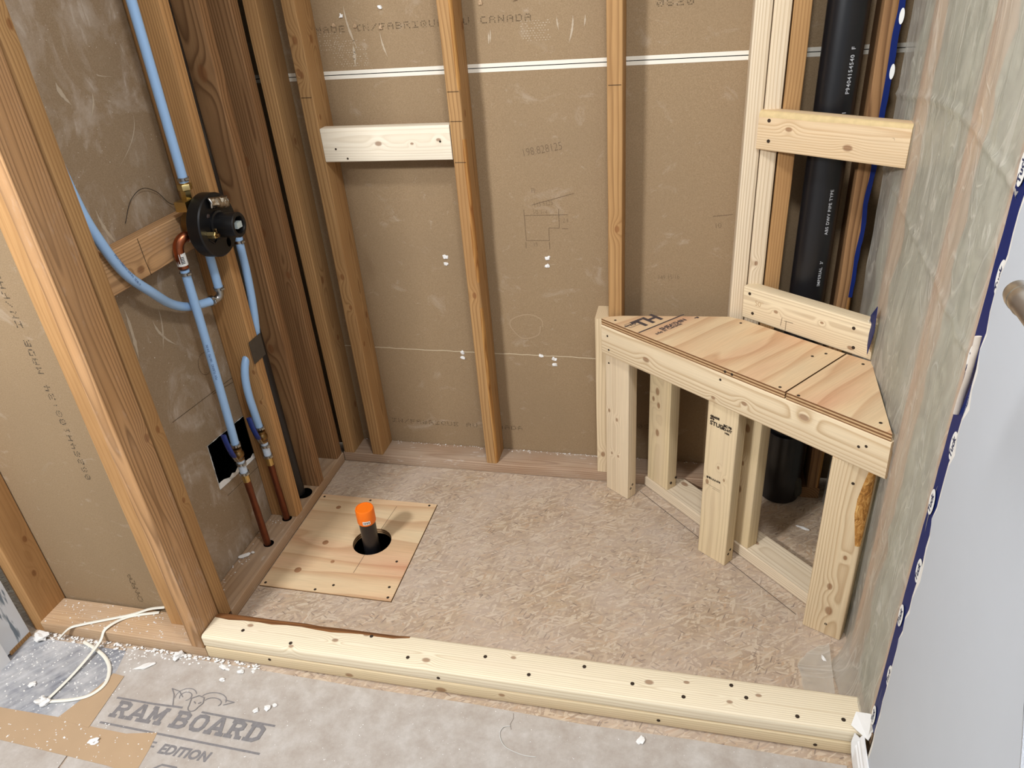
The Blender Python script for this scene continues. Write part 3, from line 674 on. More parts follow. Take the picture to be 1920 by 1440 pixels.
# ------------------------------------------------------------------ plywood floor patch with drain
def patch():
    cx, cy, r = .2555, -.380, .0575; n = 48
    inner = [(cx+r*math.cos(2*math.pi*i/n), cy+r*math.sin(2*math.pi*i/n)) for i in range(n)]
    def edge_pt(a):
        dx, dy = math.cos(a), math.sin(a); ts = []
        for (d, lo, hi, c) in ((dx, PX0+.0022, PX1-.0022, cx), (dy, PY0+.0022, PY1-.0022, cy)):
            if d > 1e-9: ts.append((hi-c)/d)
            elif d < -1e-9: ts.append((lo-c)/d)
        t = min(ts); return (cx+dx*t, cy+dy*t)
    angs = sorted(set([2*math.pi*i/n for i in range(n)]))
    outer = [edge_pt(a) for a in angs]
    for (px, py) in ((PX0+.0022, PY0+.0022), (PX1-.0022, PY0+.0022), (PX1-.0022, PY1-.0022), (PX0+.0022, PY1-.0022)):
        k = min(range(n), key=lambda i: (outer[i][0]-px)**2+(outer[i][1]-py)**2); outer[k] = (px, py)
    v = []; f = []; mi = []
    for z in (.0025, -.016): v += [(x, y, z) for (x, y) in inner]+[(x, y, z) for (x, y) in outer]
    for i in range(n):
        j = (i+1) % n
        f += [(i, n+i, n+j, j), (2*n+j, 3*n+j, 3*n+i, 2*n+i), (i, j, 2*n+j, 2*n+i), (n+j, n+i, 3*n+i, 3*n+j)]; mi += [0, 0, 1, 1]
    return mesh_obj('floor_patch', v, f, [M_PLY, M_PLYEDGE], None, None, mi)
fp = tag(patch(), 'square pinkish plywood patch let into the subfloor around the drain pipe', 'plywood')
screws(fp, [(x, y, .0027) for (x, y) in ((.015, -.20), (.175, -.198), (.375, -.197), (.015, -.585), (.17, -.588), (.385, -.585), (.375, -.548), (.215, -.565), (.36, -.45))], (0, 0, 1), .004)
M_KNOT = wood('knot', (178, 132, 94), (124, 88, 60), 77, .0025, .9)
for (x, y, r) in ((.085, -.245, .008), (.115, -.405, .0095), (.172, -.478, .006), (.085, -.525, .0105)): lathe('knot', [(r*.2, .0008), (r*.9, .0006), (r, 0)], (x, y, .0025), (0, 0, 1), M_KNOT, fp, 18)
for L_ in ([(.2555, -.44), (.252, -.512)], [(.262, -.33), (.272, -.215)]): strokes('pencil_line', [L_], Matrix.Translation((0, 0, .0029)), .0013, M_PENCIL, fp)
dp = empty('drain_pipe', (.258, -.392, -.26), 'black drain stub with an orange test cap rising through the plywood hole', 'drain pipe')
cyl('pipe', (.251, -.388, -.26), (.2655, -.4005, .13), .0238, M_ABS, dp, 32)
ax = (V((.2655, -.4005, .149))-V((.2645, -.3995, .10))).normalized()
cap = lathe('cap', [(.0262, 0), (.0268, .002), (.0268, .044), (.0255, .048), (.0225, .049), (.0222, .0475), (.002, .0475)], (.2645, -.3995, .101), ax, M_ORANGE, dp, 40)
def wrapped_label(name, c, axis, r, a0, a1, h0, h1, mat, parent):
    ez = V(axis).normalized(); ex = V((1, 0, 0)); ex = (ex-ez*ex.dot(ez)).normalized(); ey = ez.cross(ex); v = []; f = []; n = 8
    for i in range(n+1):
        a = math.radians(a0+(a1-a0)*i/n); d = ex*math.cos(a)+ey*math.sin(a)
        v += [V(c)+d*r+ez*h0, V(c)+d*r+ez*h1]
    for i in range(n): f.append((2*i, 2*i+2, 2*i+3, 2*i+1))
    return mesh_obj(name, v, f, mat, None, parent)
wrapped_label('cap_label', (.2645, -.3995, .101), ax, .0272, -88, -42, .006, .018, M_LABEL, cap)
for i in range(6): wrapped_label('label_bar', (.2645, -.3995, .101), ax, .0274, -84+i*6.4, -81+i*6.4+(i % 2)*1.5, .0085, .0155, M_LABELINK, cap)

# ------------------------------------------------------------------ corner bench
bn = empty('corner_bench', (1.25, -.25, 0), 'unfinished triangular wooden corner bench with a plywood seat', 'bench')
B0 = V((.901, -.033, 0)); BA = math.radians(-40.3)
bd = V((math.cos(BA), math.sin(BA), 0)); bo = V((bd.y, -bd.x, 0))          # bo points to the room
SLOPE = .03                                                             # the bench rises a little toward the right wall
def zA0(s): return .487+SLOPE*s
def zA1(s): return .576+SLOPE*s
def zT(s): return .594+SLOPE*s
def sof(x, y): return (V((x, y, 0))-B0).dot(bd)
def bp(s, off=0, z=0): return B0+bd*s-bo*off+V((0, 0, z))     # off = distance behind the front face
SL = .838
apron = board('front_apron', bp(.006, .019, .5315+SLOPE*.006), bp(SL, .019, .5315+SLOPE*SL), (0, 0, 1), .089, .038, mk(NEW, 60, [('x', -.005, -.245, .007), ('x', -.01, .07, .005), ('x', .02, .225, .008), ('x', -.03, -.02, .004)], light=(228, 208, 174), dark=(180, 146, 104), contrast=.7), bn, seed=60)
screws(apron, [bp(s, -.0004, zA0(s)+z) for (s, z) in ((.03, .062), (.035, .02), (.42, .072), (.775, .05), (.79, .058))], bo, .0032)
def bleg(FL, ang, seed, knots=(), M2=None, **k):
    d = V((math.cos(math.radians(ang)), math.sin(math.radians(ang)), 0)); o = V((d.y, -d.x, 0))
    c = V((*FL, 0))+d*.0445-o*.019; zt = zA0(sof(c.x, c.y))-.0006
    b = board('leg', (c.x, c.y, .0015), (c.x, c.y, zt), d, .089, .038, mk(NEW, seed, knots, **(M2 or {})), bn, seed=seed, **k)
    return b, (lambda u, z, e=.0006: V((*FL, z))+d*u+o*e), d, o
leg1, f1, d1, o1 = bleg((.914, -.027), -37, 61, [('x', -.03, .05, .004), ('x', .0, .03, .004), ('x', .005, -.1, .003), ('x', -.02, -.1, .003)], dict(light=(230, 210, 178), contrast=.4))
leg3, f3, d3, o3 = bleg((1.198, -.276), -37, 62, [('x', .0, .06, .003), ('x', -.03, -.0, .005), ('x', .02, .03, .003)], dict(light=(228, 206, 166), contrast=.4))
def amber():
    a = N('amber_wane', .6, .2); f, _ = a.noise(a.map(a.obj(), (1, 1, .5)), 90, 4, .7, 1)
    a.bump(f, .8, .004); return a.col(a.ramp(f, [(.3, lin((104, 64, 28))), (.5, lin((176, 124, 62))), (.7, lin((214, 170, 104)))]))
M_W5 = amber()
leg5, f5, d5, o5 = bleg((1.452, -.506), -25, 63, [('x', -.0, -.10, .006), ('x', .008, -.175, .008), ('x', .02, .0, .004)], dict(light=(220, 198, 162), dark=(170, 134, 94), contrast=.6, sp=.0042), rough=.001,
     wane={0: lambda t: max(0, .021*math.exp(-((t-.80)/.21)**2)+.002*mnoise.noise((t*25, 1, 1)))}, bark=M_W5)
stp = frame(f3(.010, .450), d3, V((0, 0, 1)), o3)
text('stamp', 'STUD', stp @ Matrix.Translation((.0, -.02, 0)), .0165, M_STAMP, leg3, .0006); text('stamp', 'SPF', stp @ Matrix.Translation((0, -.006, 0)), .008, M_STAMP, leg3, .0008); text('stamp', 'GRADE', stp @ Matrix.Translation((0, .002, 0)), .008, M_STAMP, leg3, .0008)
text('stamp', 'KD-HT', stp @ Matrix.Translation((.034, -.02, 0)), .010, M_STAMP, leg3, .0006); text('stamp', 'BC 38', stp @ Matrix.Translation((.04, -.010, 0)), .009, M_STAMP, leg3, .0009); text('stamp', '1436', stp @ Matrix.Translation((.044, -.029, 0)), .007, M_STAMP, leg3, .0005)
sm = frame(f3(.012, .262), d3, V((0, 0, 1)), o3); Rb = random.Random(4)
mesh_obj('stamp', *(lambda L: ([p for (x, w, y0, y1) in L for p in ((x, y0, 0), (x+w, y0, 0), (x+w, y1, 0), (x, y1, 0))], [tuple(range(4*i, 4*i+4)) for i in range(len(L))]))([(i*.0024, .0016 if Rb.random() > .3 else .0024, Rb.uniform(0, .004), .009-Rb.uniform(0, .004)) for i in range(18)]), M_STAMP, sm, leg3)
strokes('stamp', [[(.0, -.018), (.043, -.020)], [(.02, -.024), (.043, -.025)]], sm, .0006, M_STAMP, leg3)
screws(leg1, [f1(.014, .455, 0)], o1, .003)
for f_, d_, L_ in ((f1, d1, leg1), (f3, d3, leg3)): screws(L_, [f_(.089, .035, -.014), f_(.089, .046, -.022)], d_, .004)
screws(leg5, [f5(.052, .035, 0), f5(.05, .46, 0)], o5, .0035)
# sole plate of the bench, 45 degrees
P0, P1 = V((1.032, -.004, 0)), V((1.520, -.494, 0)); pd = (P1-P0).normalized(); pn = V((-pd.y, pd.x, 0))
PL_ = (P1-P0).length
def bench_plate():
    Mp = frame((P0+P1)/2+pn*.0445+V((0, 0, .0195)), pn.cross(pd)*1, pn, pd)
    # local Z runs along the plate; the left end is cut parallel to the back wall
    v = []; f = []; n = 12; cut = lambda y: (y+.0445)*1.0
    for i in range(n+1):
        for (x, y) in ((.015, -.0445), (.018, -.0415), (.018, .0415), (.015, .0445), (-.015, .0445), (-.018, .0415), (-.018, -.0415), (-.015, -.0445)):
            z0 = -PL_/2+cut(y); v.append((x, y, z0+(PL_/2-z0)*i/n))
    for i in range(n):
        for j in range(8): f.append((i*8+j, i*8+(j+1) % 8, (i+1)*8+(j+1) % 8, (i+1)*8+j))
    f += [tuple(range(8)), tuple(range(n*8+7, n*8-1, -1))]
    bm = bmesh.new(); V_ = [bm.verts.new(p) for p in v]
    for q in f: bm.faces.new([V_[k] for k in q])
    return bm_obj('sole_plate', bm, mk(NEW, 64, rk(64, 2, .5)), Mp, bn, True, 38)
bench_plate()
def inner(s, seed, w=.089):
    c = P0+pd*(s+w/2)+pn*.024
    return board('inner_stud', (c.x, c.y, .0385), (c.x, c.y, zA1(sof(c.x, c.y))-.001), pd, w, .038, mk(NEW, seed, rk(seed, 4, .4), light=(224, 202, 160), contrast=.4), bn, seed=seed)
in2 = inner(.006, 65); in4 = inner(.325, 66)
screws(in2, [P0+pd*(.10-.003)+pn*(.02+k*.02)+V((0, 0, .06+.012*k)) for k in (0, 1)], pd, .004)
board('wall_post', (.901, .0435, .039), (.901, .0435, .577), (0, 1, 0), .089, .0375, mk(NEW, 67, [('y', 0, -.2, .006)], light=(228, 206, 168), contrast=.6), bn, seed=67)
board('wall_ledger', (.961, .005, .533), (1.2465, .005, .541), (0, 0, 1), .089, .036, mk(NEW, 68), bn, seed=68)
sl0, sl1 = rp(-.262, .022), rp(-.50, .022)
board('side_ledger', V((sl0.x, sl0.y, .548)), V((sl1.x, sl1.y, .552)), (0, 0, 1), .089, .036, mk(NEW, 69), bn, seed=69)
# plywood seat in two pieces (grain at right angles to the front)
bt_ = (bd+V((0, 0, SLOPE))).normalized(); MS = frame(B0+V((0, 0, .594)), -bo, -bt_, bt_.cross(-bo))
def seatpoly(pts): return [(-(V((p[0], p[1], 0))-B0).dot(bo), -(V((p[0], p[1], 0))-B0).dot(bd)*math.sqrt(1+SLOPE**2)) for p in pts]
fr = lambda s, off=.002: tuple(bp(s, off)[:2])
jA = fr(.592); jB = (1.505, -.222); LBq = (1.556, -.262)
big = [fr(.004), jA, jB, (1.283, -.034), (1.245, -.014), (.963, -.014), (.918, -.022)]
kx = .004
small = [(jA[0]+bd.x*kx, jA[1]+bd.y*kx), fr(SL-.004), (1.552, -.315), LBq, (jB[0]+bd.x*kx, jB[1]+bd.y*kx)]
seat1 = prism('seat_panel', seatpoly(big), -.0175, 0, [M_PLY, M_PLYEDGE], bn, MS)
seat2 = prism('seat_panel', seatpoly(small), -.0175, 0, [M_PLY, M_PLYEDGE], bn, MS)
def st(x, y): return V((x, y, zT(sof(x, y))+.0003))
screws(seat1, [st(.945, -.045), st(1.275, -.055), st(1.462, -.225), st(1.345, -.395), st(1.43, -.24)], (0, 0, 1), .0036)
screws(seat2, [st(1.535, -.275), st(1.38, -.43), st(1.525, -.53)], (0, 0, 1), .0036)
screws(seat1, [bp(s_, .0016, zT(s_)-.010) for s_ in (.43, .45)], bo, .0036)
def on_seat(x, y, ang):
    d = V((math.cos(math.radians(ang)), math.sin(math.radians(ang)), 0)); n_ = bt_.cross(-bo); d.z = -(d.x*n_.x+d.y*n_.y)/n_.z; d.normalize()
    return frame(st(x, y)+V((0, 0, .0002)), d, n_.cross(d), n_)
M_SINK = plain('seat_stamp_ink', (86, 76, 74), .9, 0, .1, .2)
text('stamp', 'SHEATHIN', on_seat(1.074, -.106, 47), .0195, M_SINK, seat1, .0009); text('stamp', 'ade in Canada', on_seat(1.062, -.134, 47), .0165, M_SINK, seat1, .0004)
text('stamp', 'TH', on_seat(1.018, -.090, 47), .062, M_SINK, seat1, .0025, xs=1.0)
strokes('stamp', [[(-.028, -.006), (.135, -.006)]], on_seat(1.03, -.098, 47), .005, M_SINK, seat1); strokes('stamp', [[(-.03, .047), (.02, .047)]], on_seat(1.03, -.098, 47), .005, M_SINK, seat1)
text('stamp', 'TO', on_seat(.990, -.085, 47), .016, M_SINK, seat1, .0004); strokes('stamp', [[(-.006, -.006), (.03, -.006), (.03, .018), (-.006, .018), (-.006, -.006)]], on_seat(.990, -.085, 47), .0015, M_SINK, seat1)
text('stamp', '##', on_seat(1.160, -.030, 47), .010, M_SINK, seat1, .001)
# back rail
ra, rb = V((1.279, -.016, 0)), V((1.552, -.256, 0))
drl = (rb-ra).normalized(); nr = V((drl.y, -drl.x, 0))
za, zb = zT(sof(*ra[:2]))+.0008, zT(sof(*rb[:2]))+.0008
ov = -nr*.019+V((0, 0, .0445))
rail = board('back_rail', ra+V((0, 0, za))+ov, rb+V((0, 0, zb))+ov, (0, 0, 1), .089, .038, mk(NEW, 70, [('x', .0, -.08, .004), ('x', .01, .05, .003), ('x', -.03, .13, .005)], light=(234, 216, 182), contrast=.5), bn, seed=70)
def on_r(t, h): p = ra.lerp(rb, t); return V((p.x, p.y, za+(zb-za)*t+h))+nr*.0006
screws(rail, [on_r(.05, .072), on_r(.09, .020), on_r(.86, .066), on_r(.88, .018)], nr)
text('pencil_writing', '50"', frame(on_r(.10, .045), drl, V((0, 0, 1)), nr), .02, plain('faint_pencil', (186, 150, 106), .8), rail, -.0004)
for L_ in ([(.12, .012), (.122, .034)], [(.13, .028), (.155, .030)], [(.135, .03), (.135, .004)]): strokes('pencil_mark', [L_], frame(on_r(0, .004), drl, V((0, 0, 1)), nr), .0012, M_PENCIL, rail)

# ------------------------------------------------------------------ black stack pipes
sk = empty('drain_stack', (1.437, .008, 0), 'thick black drain stack pipe in the back right corner', 'pipe')
lathe('pipe', [(.044, 0), (.044, 2.2)], (1.4365, .012, .238), (.012, .006, 2.2), M_ABS, sk, 48)
lathe('hub', [(.050, 0), (.056, .002), (.056, .225), (.0535, .233), (.045, .235)], (1.4365, .012, .003), (0, 0, 1), M_ABS, sk, 48)
blob('sealant', (1.478, -.02, .05), (.014, .012, .045), plain('grey_sealant', (70, 66, 58), .9, 0, .2, .4, 90), sk, 3, 3, rough=.6)
def pipe_text(s, z, a, size):
    d = V((math.cos(math.radians(a)), math.sin(math.radians(a)), 0)); t = V((-d.y, d.x, 0)); c = V((1.4365+.0055*(z-.238), .012+.0027*(z-.238), z))
    return text('pipe_lettering', s, frame(c+d*.0446, V((0, 0, 1)), -t, d), size, M_WHITEINK, sk, .0002, 0, 1.15, wrap=.0446)
pipe_text('P9404154540  F', 1.16, -62, .013); pipe_text('IFIED @ 01811', 1.03, -62, .013); pipe_text('ABS DWV PIPE TYPE', .835, -62, .011); pipe_text("IMPERIAL  3'", .70, -62, .011)
vp = empty('vent_pipe', (-.044, -.236, .03), 'slim black pipe dropping into the left plate between two studs', 'pipe')
cyl('pipe', (-.050, -.238, .039), (-.058, -.246, 2.43), .0215, M_ABS, vp, 28)
lathe('pipe_hole', [(.027, 0), (.027, .0006)], (-.034, -.234, .0381), (0, 0, 1), M_DARK, vp, 24)

# ------------------------------------------------------------------ shower valve and its pipes
VC = V((.003, -.383, .977))
va = empty('shower_valve', VC, 'round black shower valve guard mounted on the left wall framing', 'valve')
def guard():
    n = 56; r = .0755; hr = .0095; hc = (.020, -.050)    # small round window low on the disc
    bm = bmesh.new()
    prof = [(r-.003, 0), (r, .003), (r, .032), (r-.003, .035)]
    rings = [[bm.verts.new((h, q*math.cos(2*math.pi*k/n), q*math.sin(2*math.pi*k/n))) for k in range(n)] for (q, h) in prof]
    for i in range(3):
        for k in range(n): bm.faces.new((rings[i][k], rings[i][(k+1) % n], rings[i+1][(k+1) % n], rings[i+1][k]))
    win = [bm.verts.new((.035, hc[0]+hr*.9*math.cos(2*math.pi*k/16), hc[1]+hr*1.25*math.sin(2*math.pi*k/16))) for k in range(16)]
    wb_ = [bm.verts.new((0, hc[0]+hr*.9*math.cos(2*math.pi*k/16), hc[1]+hr*1.25*math.sin(2*math.pi*k/16))) for k in range(16)]
    for ring, w in ((rings[3], win), (rings[0], wb_)):
        es = [bm.edges.get((ring[k], ring[(k+1) % n])) for k in range(n)]+[bm.edges.new((w[k], w[(k+1) % 16])) for k in range(16)]
        bmesh.ops.triangle_fill(bm, edges=es, use_beauty=True)
    for k in range(16): bm.faces.new((win[k], win[(k+1) % 16], wb_[(k+1) % 16], wb_[k]))
    return bm_obj('plaster_guard', bm, M_BLACK, Matrix.Translation(VC), va, True, 30)
guard()
fx = VC.x+.035
def vpt(dx, dy, dz): return V((fx+dx, VC.y+dy, VC.z+dz))
slv = lathe('cartridge_sleeve', [(.034, 0), (.034, .004), (.0295, .006), (.0295, .054), (.0275, .056), (.021, .056), (.019, .052), (.018, .03)], vpt(0, 0, 0), (1, 0, 0), M_BLACK, va, 40)
box('stem', fx+.030, fx+.056, VC.y-.010, VC.y+.010, VC.z-.007, VC.z+.007, plain('stem_grey', (186, 198, 196), .5), slv)
# brass stop screw low left, foil tape high, ribs
bs = cyl('stop_screw', vpt(-.002, -.046, -.010), vpt(.020, -.046, -.010), .0085, M_BRASS, va, 6); cyl('slot', vpt(.019, -.046, -.010), vpt(.027, -.046, -.010), .0045, M_DULLBRASS, bs, 12)
cyl('stop_screw', vpt(-.002, -.026, -.004), vpt(.012, -.026, -.004), .006, M_DULLBRASS, va, 12)
bm = bmesh.new(); bmesh.ops.create_grid(bm, x_segments=14, y_segments=6, size=.5)
for v_ in bm.verts:
    u, w = v_.co.x, v_.co.y; v_.co = V((.012+.005*mnoise.noise((u*9, w*9, 2))-.02*w*w, .068*u+.014, .028*w+.050-.014*u))
tp = bm_obj('foil_tape', bm, M_FOIL, Matrix.Translation((fx, VC.y, VC.z)), va, True, 20); md = tp.modifiers.new('thickness', 'SOLIDIFY'); md.thickness = .006
for (y0, z0, y1, z1) in ((-.034, -.034, -.012, -.024), (-.034, -.034, -.05, -.02), (.028, -.012, .05, -.016)): 
    a, b = vpt(.001, y0, z0), vpt(.001, y1, z1); tube('rib', [a, b], .002, M_BLACK, va, 8, False)
blob('screw_boss', vpt(0, -.030, .030), (.003, .006, .006), plain('boss_brown', (60, 48, 44), .5), va, 2, 2, rough=.1)
# brass body behind the guard
bdm = cyl('valve_body', (-.046, -.385, .980), (.0035, -.385, .980), .030, M_DULLBRASS, va, 24)
tube('top_outlet', [(-.018, -.396, 1.03), (-.015, -.398, 1.052), (-.012, -.400, 1.067)], .0125, M_BRASS, va, 6, False)
lathe('hex_nut', [(.0155, 0), (.0165, .002), (.0165, .012), (.0155, .014)], (-.0115, -.3995, 1.066), (0.02, 0, 1), M_BRASS, va, 6)
box('body_shoulder', -.03, .0, -.43, -.40, 1.022, 1.045, M_BRASS, va)
def clamp(p, d, parent, r=.0118, h=.008):
    d = V(d).normalized(); c = lathe('clamp', [(r+.0006, 0), (r+.0016, .0005), (r+.0016, h), (r+.0006, h)], V(p)-d*h/2, d, M_STEEL, parent, 24)
    e = V((1, -.45, .1)); e = (e-d*e.dot(d)).normalized(); s = d.cross(e)
    b = V(p)+e*(r+.003); cyl('clamp_ear', b-s*.005, b+s*.005, .0035, M_STEEL, c, 10)
    return c
PR = .0108
rs = empty('riser_pipe', (-.01, -.384, 1.09), 'pale blue pipe rising from the shower valve toward the ceiling', 'pipe')
tube('tubing', [(-.010, -.3995, 1.083), (-.010, -.398, 1.25), (-.012, -.394, 1.5), (-.014, -.39, 2.43)], PR, M_PEX, rs); cyl('fitting', (-.0115, -.3995, 1.0745), (-.0105, -.3995, 1.094), .0092, M_BRASS, rs, 16); clamp((-.0101, -.399, 1.091), (0, 0, 1), rs)
def ring_text(s, p, d, face, r, size, parent):
    d = V(d).normalized(); n_ = V(face); n_ = (n_-d*n_.dot(d)).normalized(); return text('pipe_lettering', s, frame(V(p)+n_*(r+.0003), d, n_.cross(d), n_), size, plain('pipe_ink', (84, 106, 150), .7) if 'pipe_ink' not in D.materials else D.materials['pipe_ink'], parent, 0, wrap=r)
# hot supply line: copper elbow, label, long straight pipe, ball valve, copper stub
def supply(name, label, top, zt, cu_xy, zc, valve_z, elbow):
    return empty(name, (*cu_xy, .03), label, 'pipe')
h1 = empty('supply_pipe', (-.03, -.472, .02), 'blue supply pipe with a copper elbow at the valve and a blue lever below', 'pipe')
X1 = -.030
tube('copper_elbow', [(-.012, -.432, .966), (-.018, -.447, .968), (-.026, -.461, .956), (-.030, -.4635, .935), (-.030, -.4630, .898)], .0122, M_COPPER, h1, 20)
cyl('solder_collar', (-.008, -.424, .963), (-.014, -.440, .967), .0142, plain('solder', (196, 180, 160), .35, 1), h1, 20)
wrapped_label('pipe_label', (-.030, -.463, .905), (0, 0, 1), .0126, -140, 60, 0, .030, M_LABEL, h1)
for i in range(5): wrapped_label('label_bar', (-.030, -.463, .905), (0, 0, 1), .0128, -62, -18, .006+i*.0036, .008+i*.0036, M_LABELINK, h1)
tube('tubing', [(-.030, -.463, .893), (-.030, -.4645, .75), (-.030, -.4705, .55), (-.030, -.4775, .395)], PR, M_PEX, h1); clamp((-.030, -.463, .884), (0, 0, 1), h1)
ring_text('PEX TUBING  100 PSI  3/4 IN', (-.030, -.469, .60), (0, .03, 1), (1, -.9, .3), PR, .008, h1)
def ball_valve(par, x, y, z, lever):
    b = lathe('ball_valve', [(.009, -.020), (.0125, -.018), (.0125, -.012), (.0105, -.011), (.0145, -.006), (.0155, 0), (.0145, .006), (.0105, .011), (.0125, .012), (.0125, .018), (.009, .020)], (x, y, z), (0, 0, 1), M_DULLBRASS, par, 20)
    s = V((.35, -1, 0)).normalized(); q = V((x, y, z))+s*.014
    cyl('valve_stem', q, q+s*.014, .0065, M_DULLBRASS, b, 14)
    e = q+s*.016; tube('lever_shank', [e+V((0, .004, -.006)), e+V((0, -.002, .008)), e+s*.008+V((0, 0, .022))], .0075, M_STEEL, b, 10, True, 6, (.0075, .002))
    tube('lever_grip', [e+s*.006+V((0, 0, .018)), e+s*.014+V((0, 0, .036)), e+s*.016+V((-.004, 0, .062)), e+s*.013+V((-.008, 0, .090))], .008, M_BLUEGRIP, b, 12, True, 8, (.0088, .0048))
ball_valve(h1, -.030, -.478, .367, 1); clamp((-.030, -.4775, .398), (0, 0, 1), h1); clamp((-.030, -.478, .337), (0, 0, 1), h1)
tube('lower_tubing', [(-.030, -.478, .385), (-.030, -.478, .30)], PR, M_PEXCLEAR, h1, smooth=False); clamp((-.030, -.4775, .304), (0, 0, 1), h1)
tube('adapter', [(-.030, -.4775, .300), (-.030, -.477, .275)], .0105, M_BRASS, h1, 8, False)
tube('copper_stub', [(-.030, -.477, .285), (-.030, -.4755, .20), (-.031, -.473, .10), (-.031, -.472, .0375)], [.0098, .0092, .0098, .0102, .010], M_OLDCOPPER, h1)
lathe('pipe_hole', [(.015, 0), (.015, .0006)], (-.029, -.470, .0381), (0, 0, 1), M_DARK, h1, 20)
# second supply line, through the notched stud
h2 = empty('supply_pipe', (-.03, -.357, .02), 'blue supply pipe passing through the stud behind a steel nail plate', 'pipe')
tube('upper_tubing', [(-.002, -.264, .905), (-.002, -.266, .870), (-.003, -.268, .80), (-.004, -.275, .73), (-.007, -.283, .67), (-.014, -.287, .63), (-.026, -.306, .603), (-.029, -.340, .578), (-.030, -.3585, .54), (-.030, -.3655, .49), (-.030, -.3635, .43), (-.030, -.3605, .372)], PR, M_PEX, h2)
cyl('valve_outlet', (-.006, -.30, .935), (-.003, -.262, .915), .011, M_BRASS, h2, 16); clamp((-.0022, -.2635, .893), (0, 0, 1), h2)
ball_valve(h2, -.030, -.3605, .345, 1); clamp((-.030, -.3605, .376), (0, 0, 1), h2); clamp((-.030, -.3600, .314), (0, 0, 1), h2)
tube('lower_tubing', [(-.030, -.3605, .362), (-.030, -.359, .272)], PR, M_PEXCLEAR, h2, smooth=False); clamp((-.030, -.359, .277), (0, 0, 1), h2)
tube('adapter', [(-.030, -.359, .275), (-.030, -.3585, .245)], .0105, M_BRASS, h2, 8, False)
tube('copper_stub', [(-.030, -.3585, .255), (-.030, -.358, .17), (-.030, -.3565, .09), (-.030, -.3565, .0375)], [.0098, .0092, .0098, .0102, .010], M_OLDCOPPER, h2)
lathe('pipe_hole', [(.015, 0), (.015, .0006)], (-.029, -.356, .0381), (0, 0, 1), M_DARK, h2, 20)
npl = tag(box('nail_plate', .0008, .0028, -.346, -.288, .575, .640, M_GALV), 'bent grey steel nail plate over the notched stud', 'nail plate')
# crossover pipe looping left behind the entry post
h3 = empty('crossover_pipe', (-.02, -.365, .80), 'blue pipe bending from below the valve behind the entry post', 'pipe')
tube('drop_tubing', [(-.018, -.374, .925), (-.019, -.374, .865), (-.020, -.373, .806)], PR, M_PEX, h3, smooth=False); clamp((-.020, -.373, .808), (0, 0, 1), h3)
tube('elbow_fitting', [(-.020, -.373, .806), (-.021, -.374, .792), (-.026, -.381, .784), (-.032, -.393, .782)], .0095, M_STEEL, h3, 14); clamp((-.034, -.396, .783), (.3, 1, 0), h3)
tube('loop_tubing', [(-.030, -.392, .783), (-.050, -.430, .787), (-.056, -.470, .800), (-.052, -.520, .832), (-.036, -.580, .885), (-.034, -.640, .955), (-.034, -.676, 1.040), (-.042, -.690, 1.13), (-.055, -.690, 1.3), (-.06, -.690, 1.6)], PR, M_PEX, h3)
ring_text('PEX TUBING 3/4 IN  SDR-9', (-.0335, -.662, 1.005), (0, .35, -.75), (1, -.3, .3), PR, .008, h3)
# thin loose black wire on the left drywall
tag(tube('loose_wire', [(XL+.004, -.535, 1.03), (XL+.006, -.50, 1.07), (XL+.008, -.455, 1.085), (XL+.006, -.41, 1.065), (XL+.006, -.380, 1.03), (-.07, -.362, 1.018)], .0007, M_BLACK, None, 6), 'hair-thin black wire looping over the noggin', 'wire')

# ------------------------------------------------------------------ right wall: wool, film, tapes
def batt(name, label, ya, yb, seed):
    ny, nz = 14, 60; v = []; f = []
    for s, off in ((0, -.016), (1, -.085)):
        for i in range(ny+1):
            for k in range(nz+1):
                y = ya+(yb-ya)*i/ny; z = .002+(H-.004)*k/nz
                o = off+(.010*mnoise.noise((y*16, z*11, seed))+.006*mnoise.noise((y*40, z*30, seed)) if s == 0 else 0)
                v.append(rp(y, o, z))
    n = (ny+1)*(nz+1)
    for s in (0, 1):
        for i in range(ny):
            for k in range(nz):
                a = s*n+i*(nz+1)+k; q = (a, a+nz+1, a+nz+2, a+1); f.append(q if s else tuple(reversed(q)))
    for k in range(nz):
        for i in (0, ny):
            a = i*(nz+1)+k; q = (a, a+1, a+1+n, a+n); f.append(q)
    for i in range(ny):
        for k in (0, nz):
            a = i*(nz+1)+k; f.append((a, a+nz+1, a+nz+1+n, a+n))
    bm_ = mesh_obj(name, v, f, M_WOOL, None, None, None, True, 60); return tag(bm_, label, 'insulation', 'insulation batts behind the film')
batt('insulation_batt', 'grey-green wool batt behind the film in the back corner', -.163, -.004, 1)
batt('insulation_batt', 'grey-green wool batt behind the film between corner stud and middle stud', -.565, -.203, 2)
batt('insulation_batt', 'narrow grey-green wool batt behind the film beside the taped stud', -.808, -.606, 3)
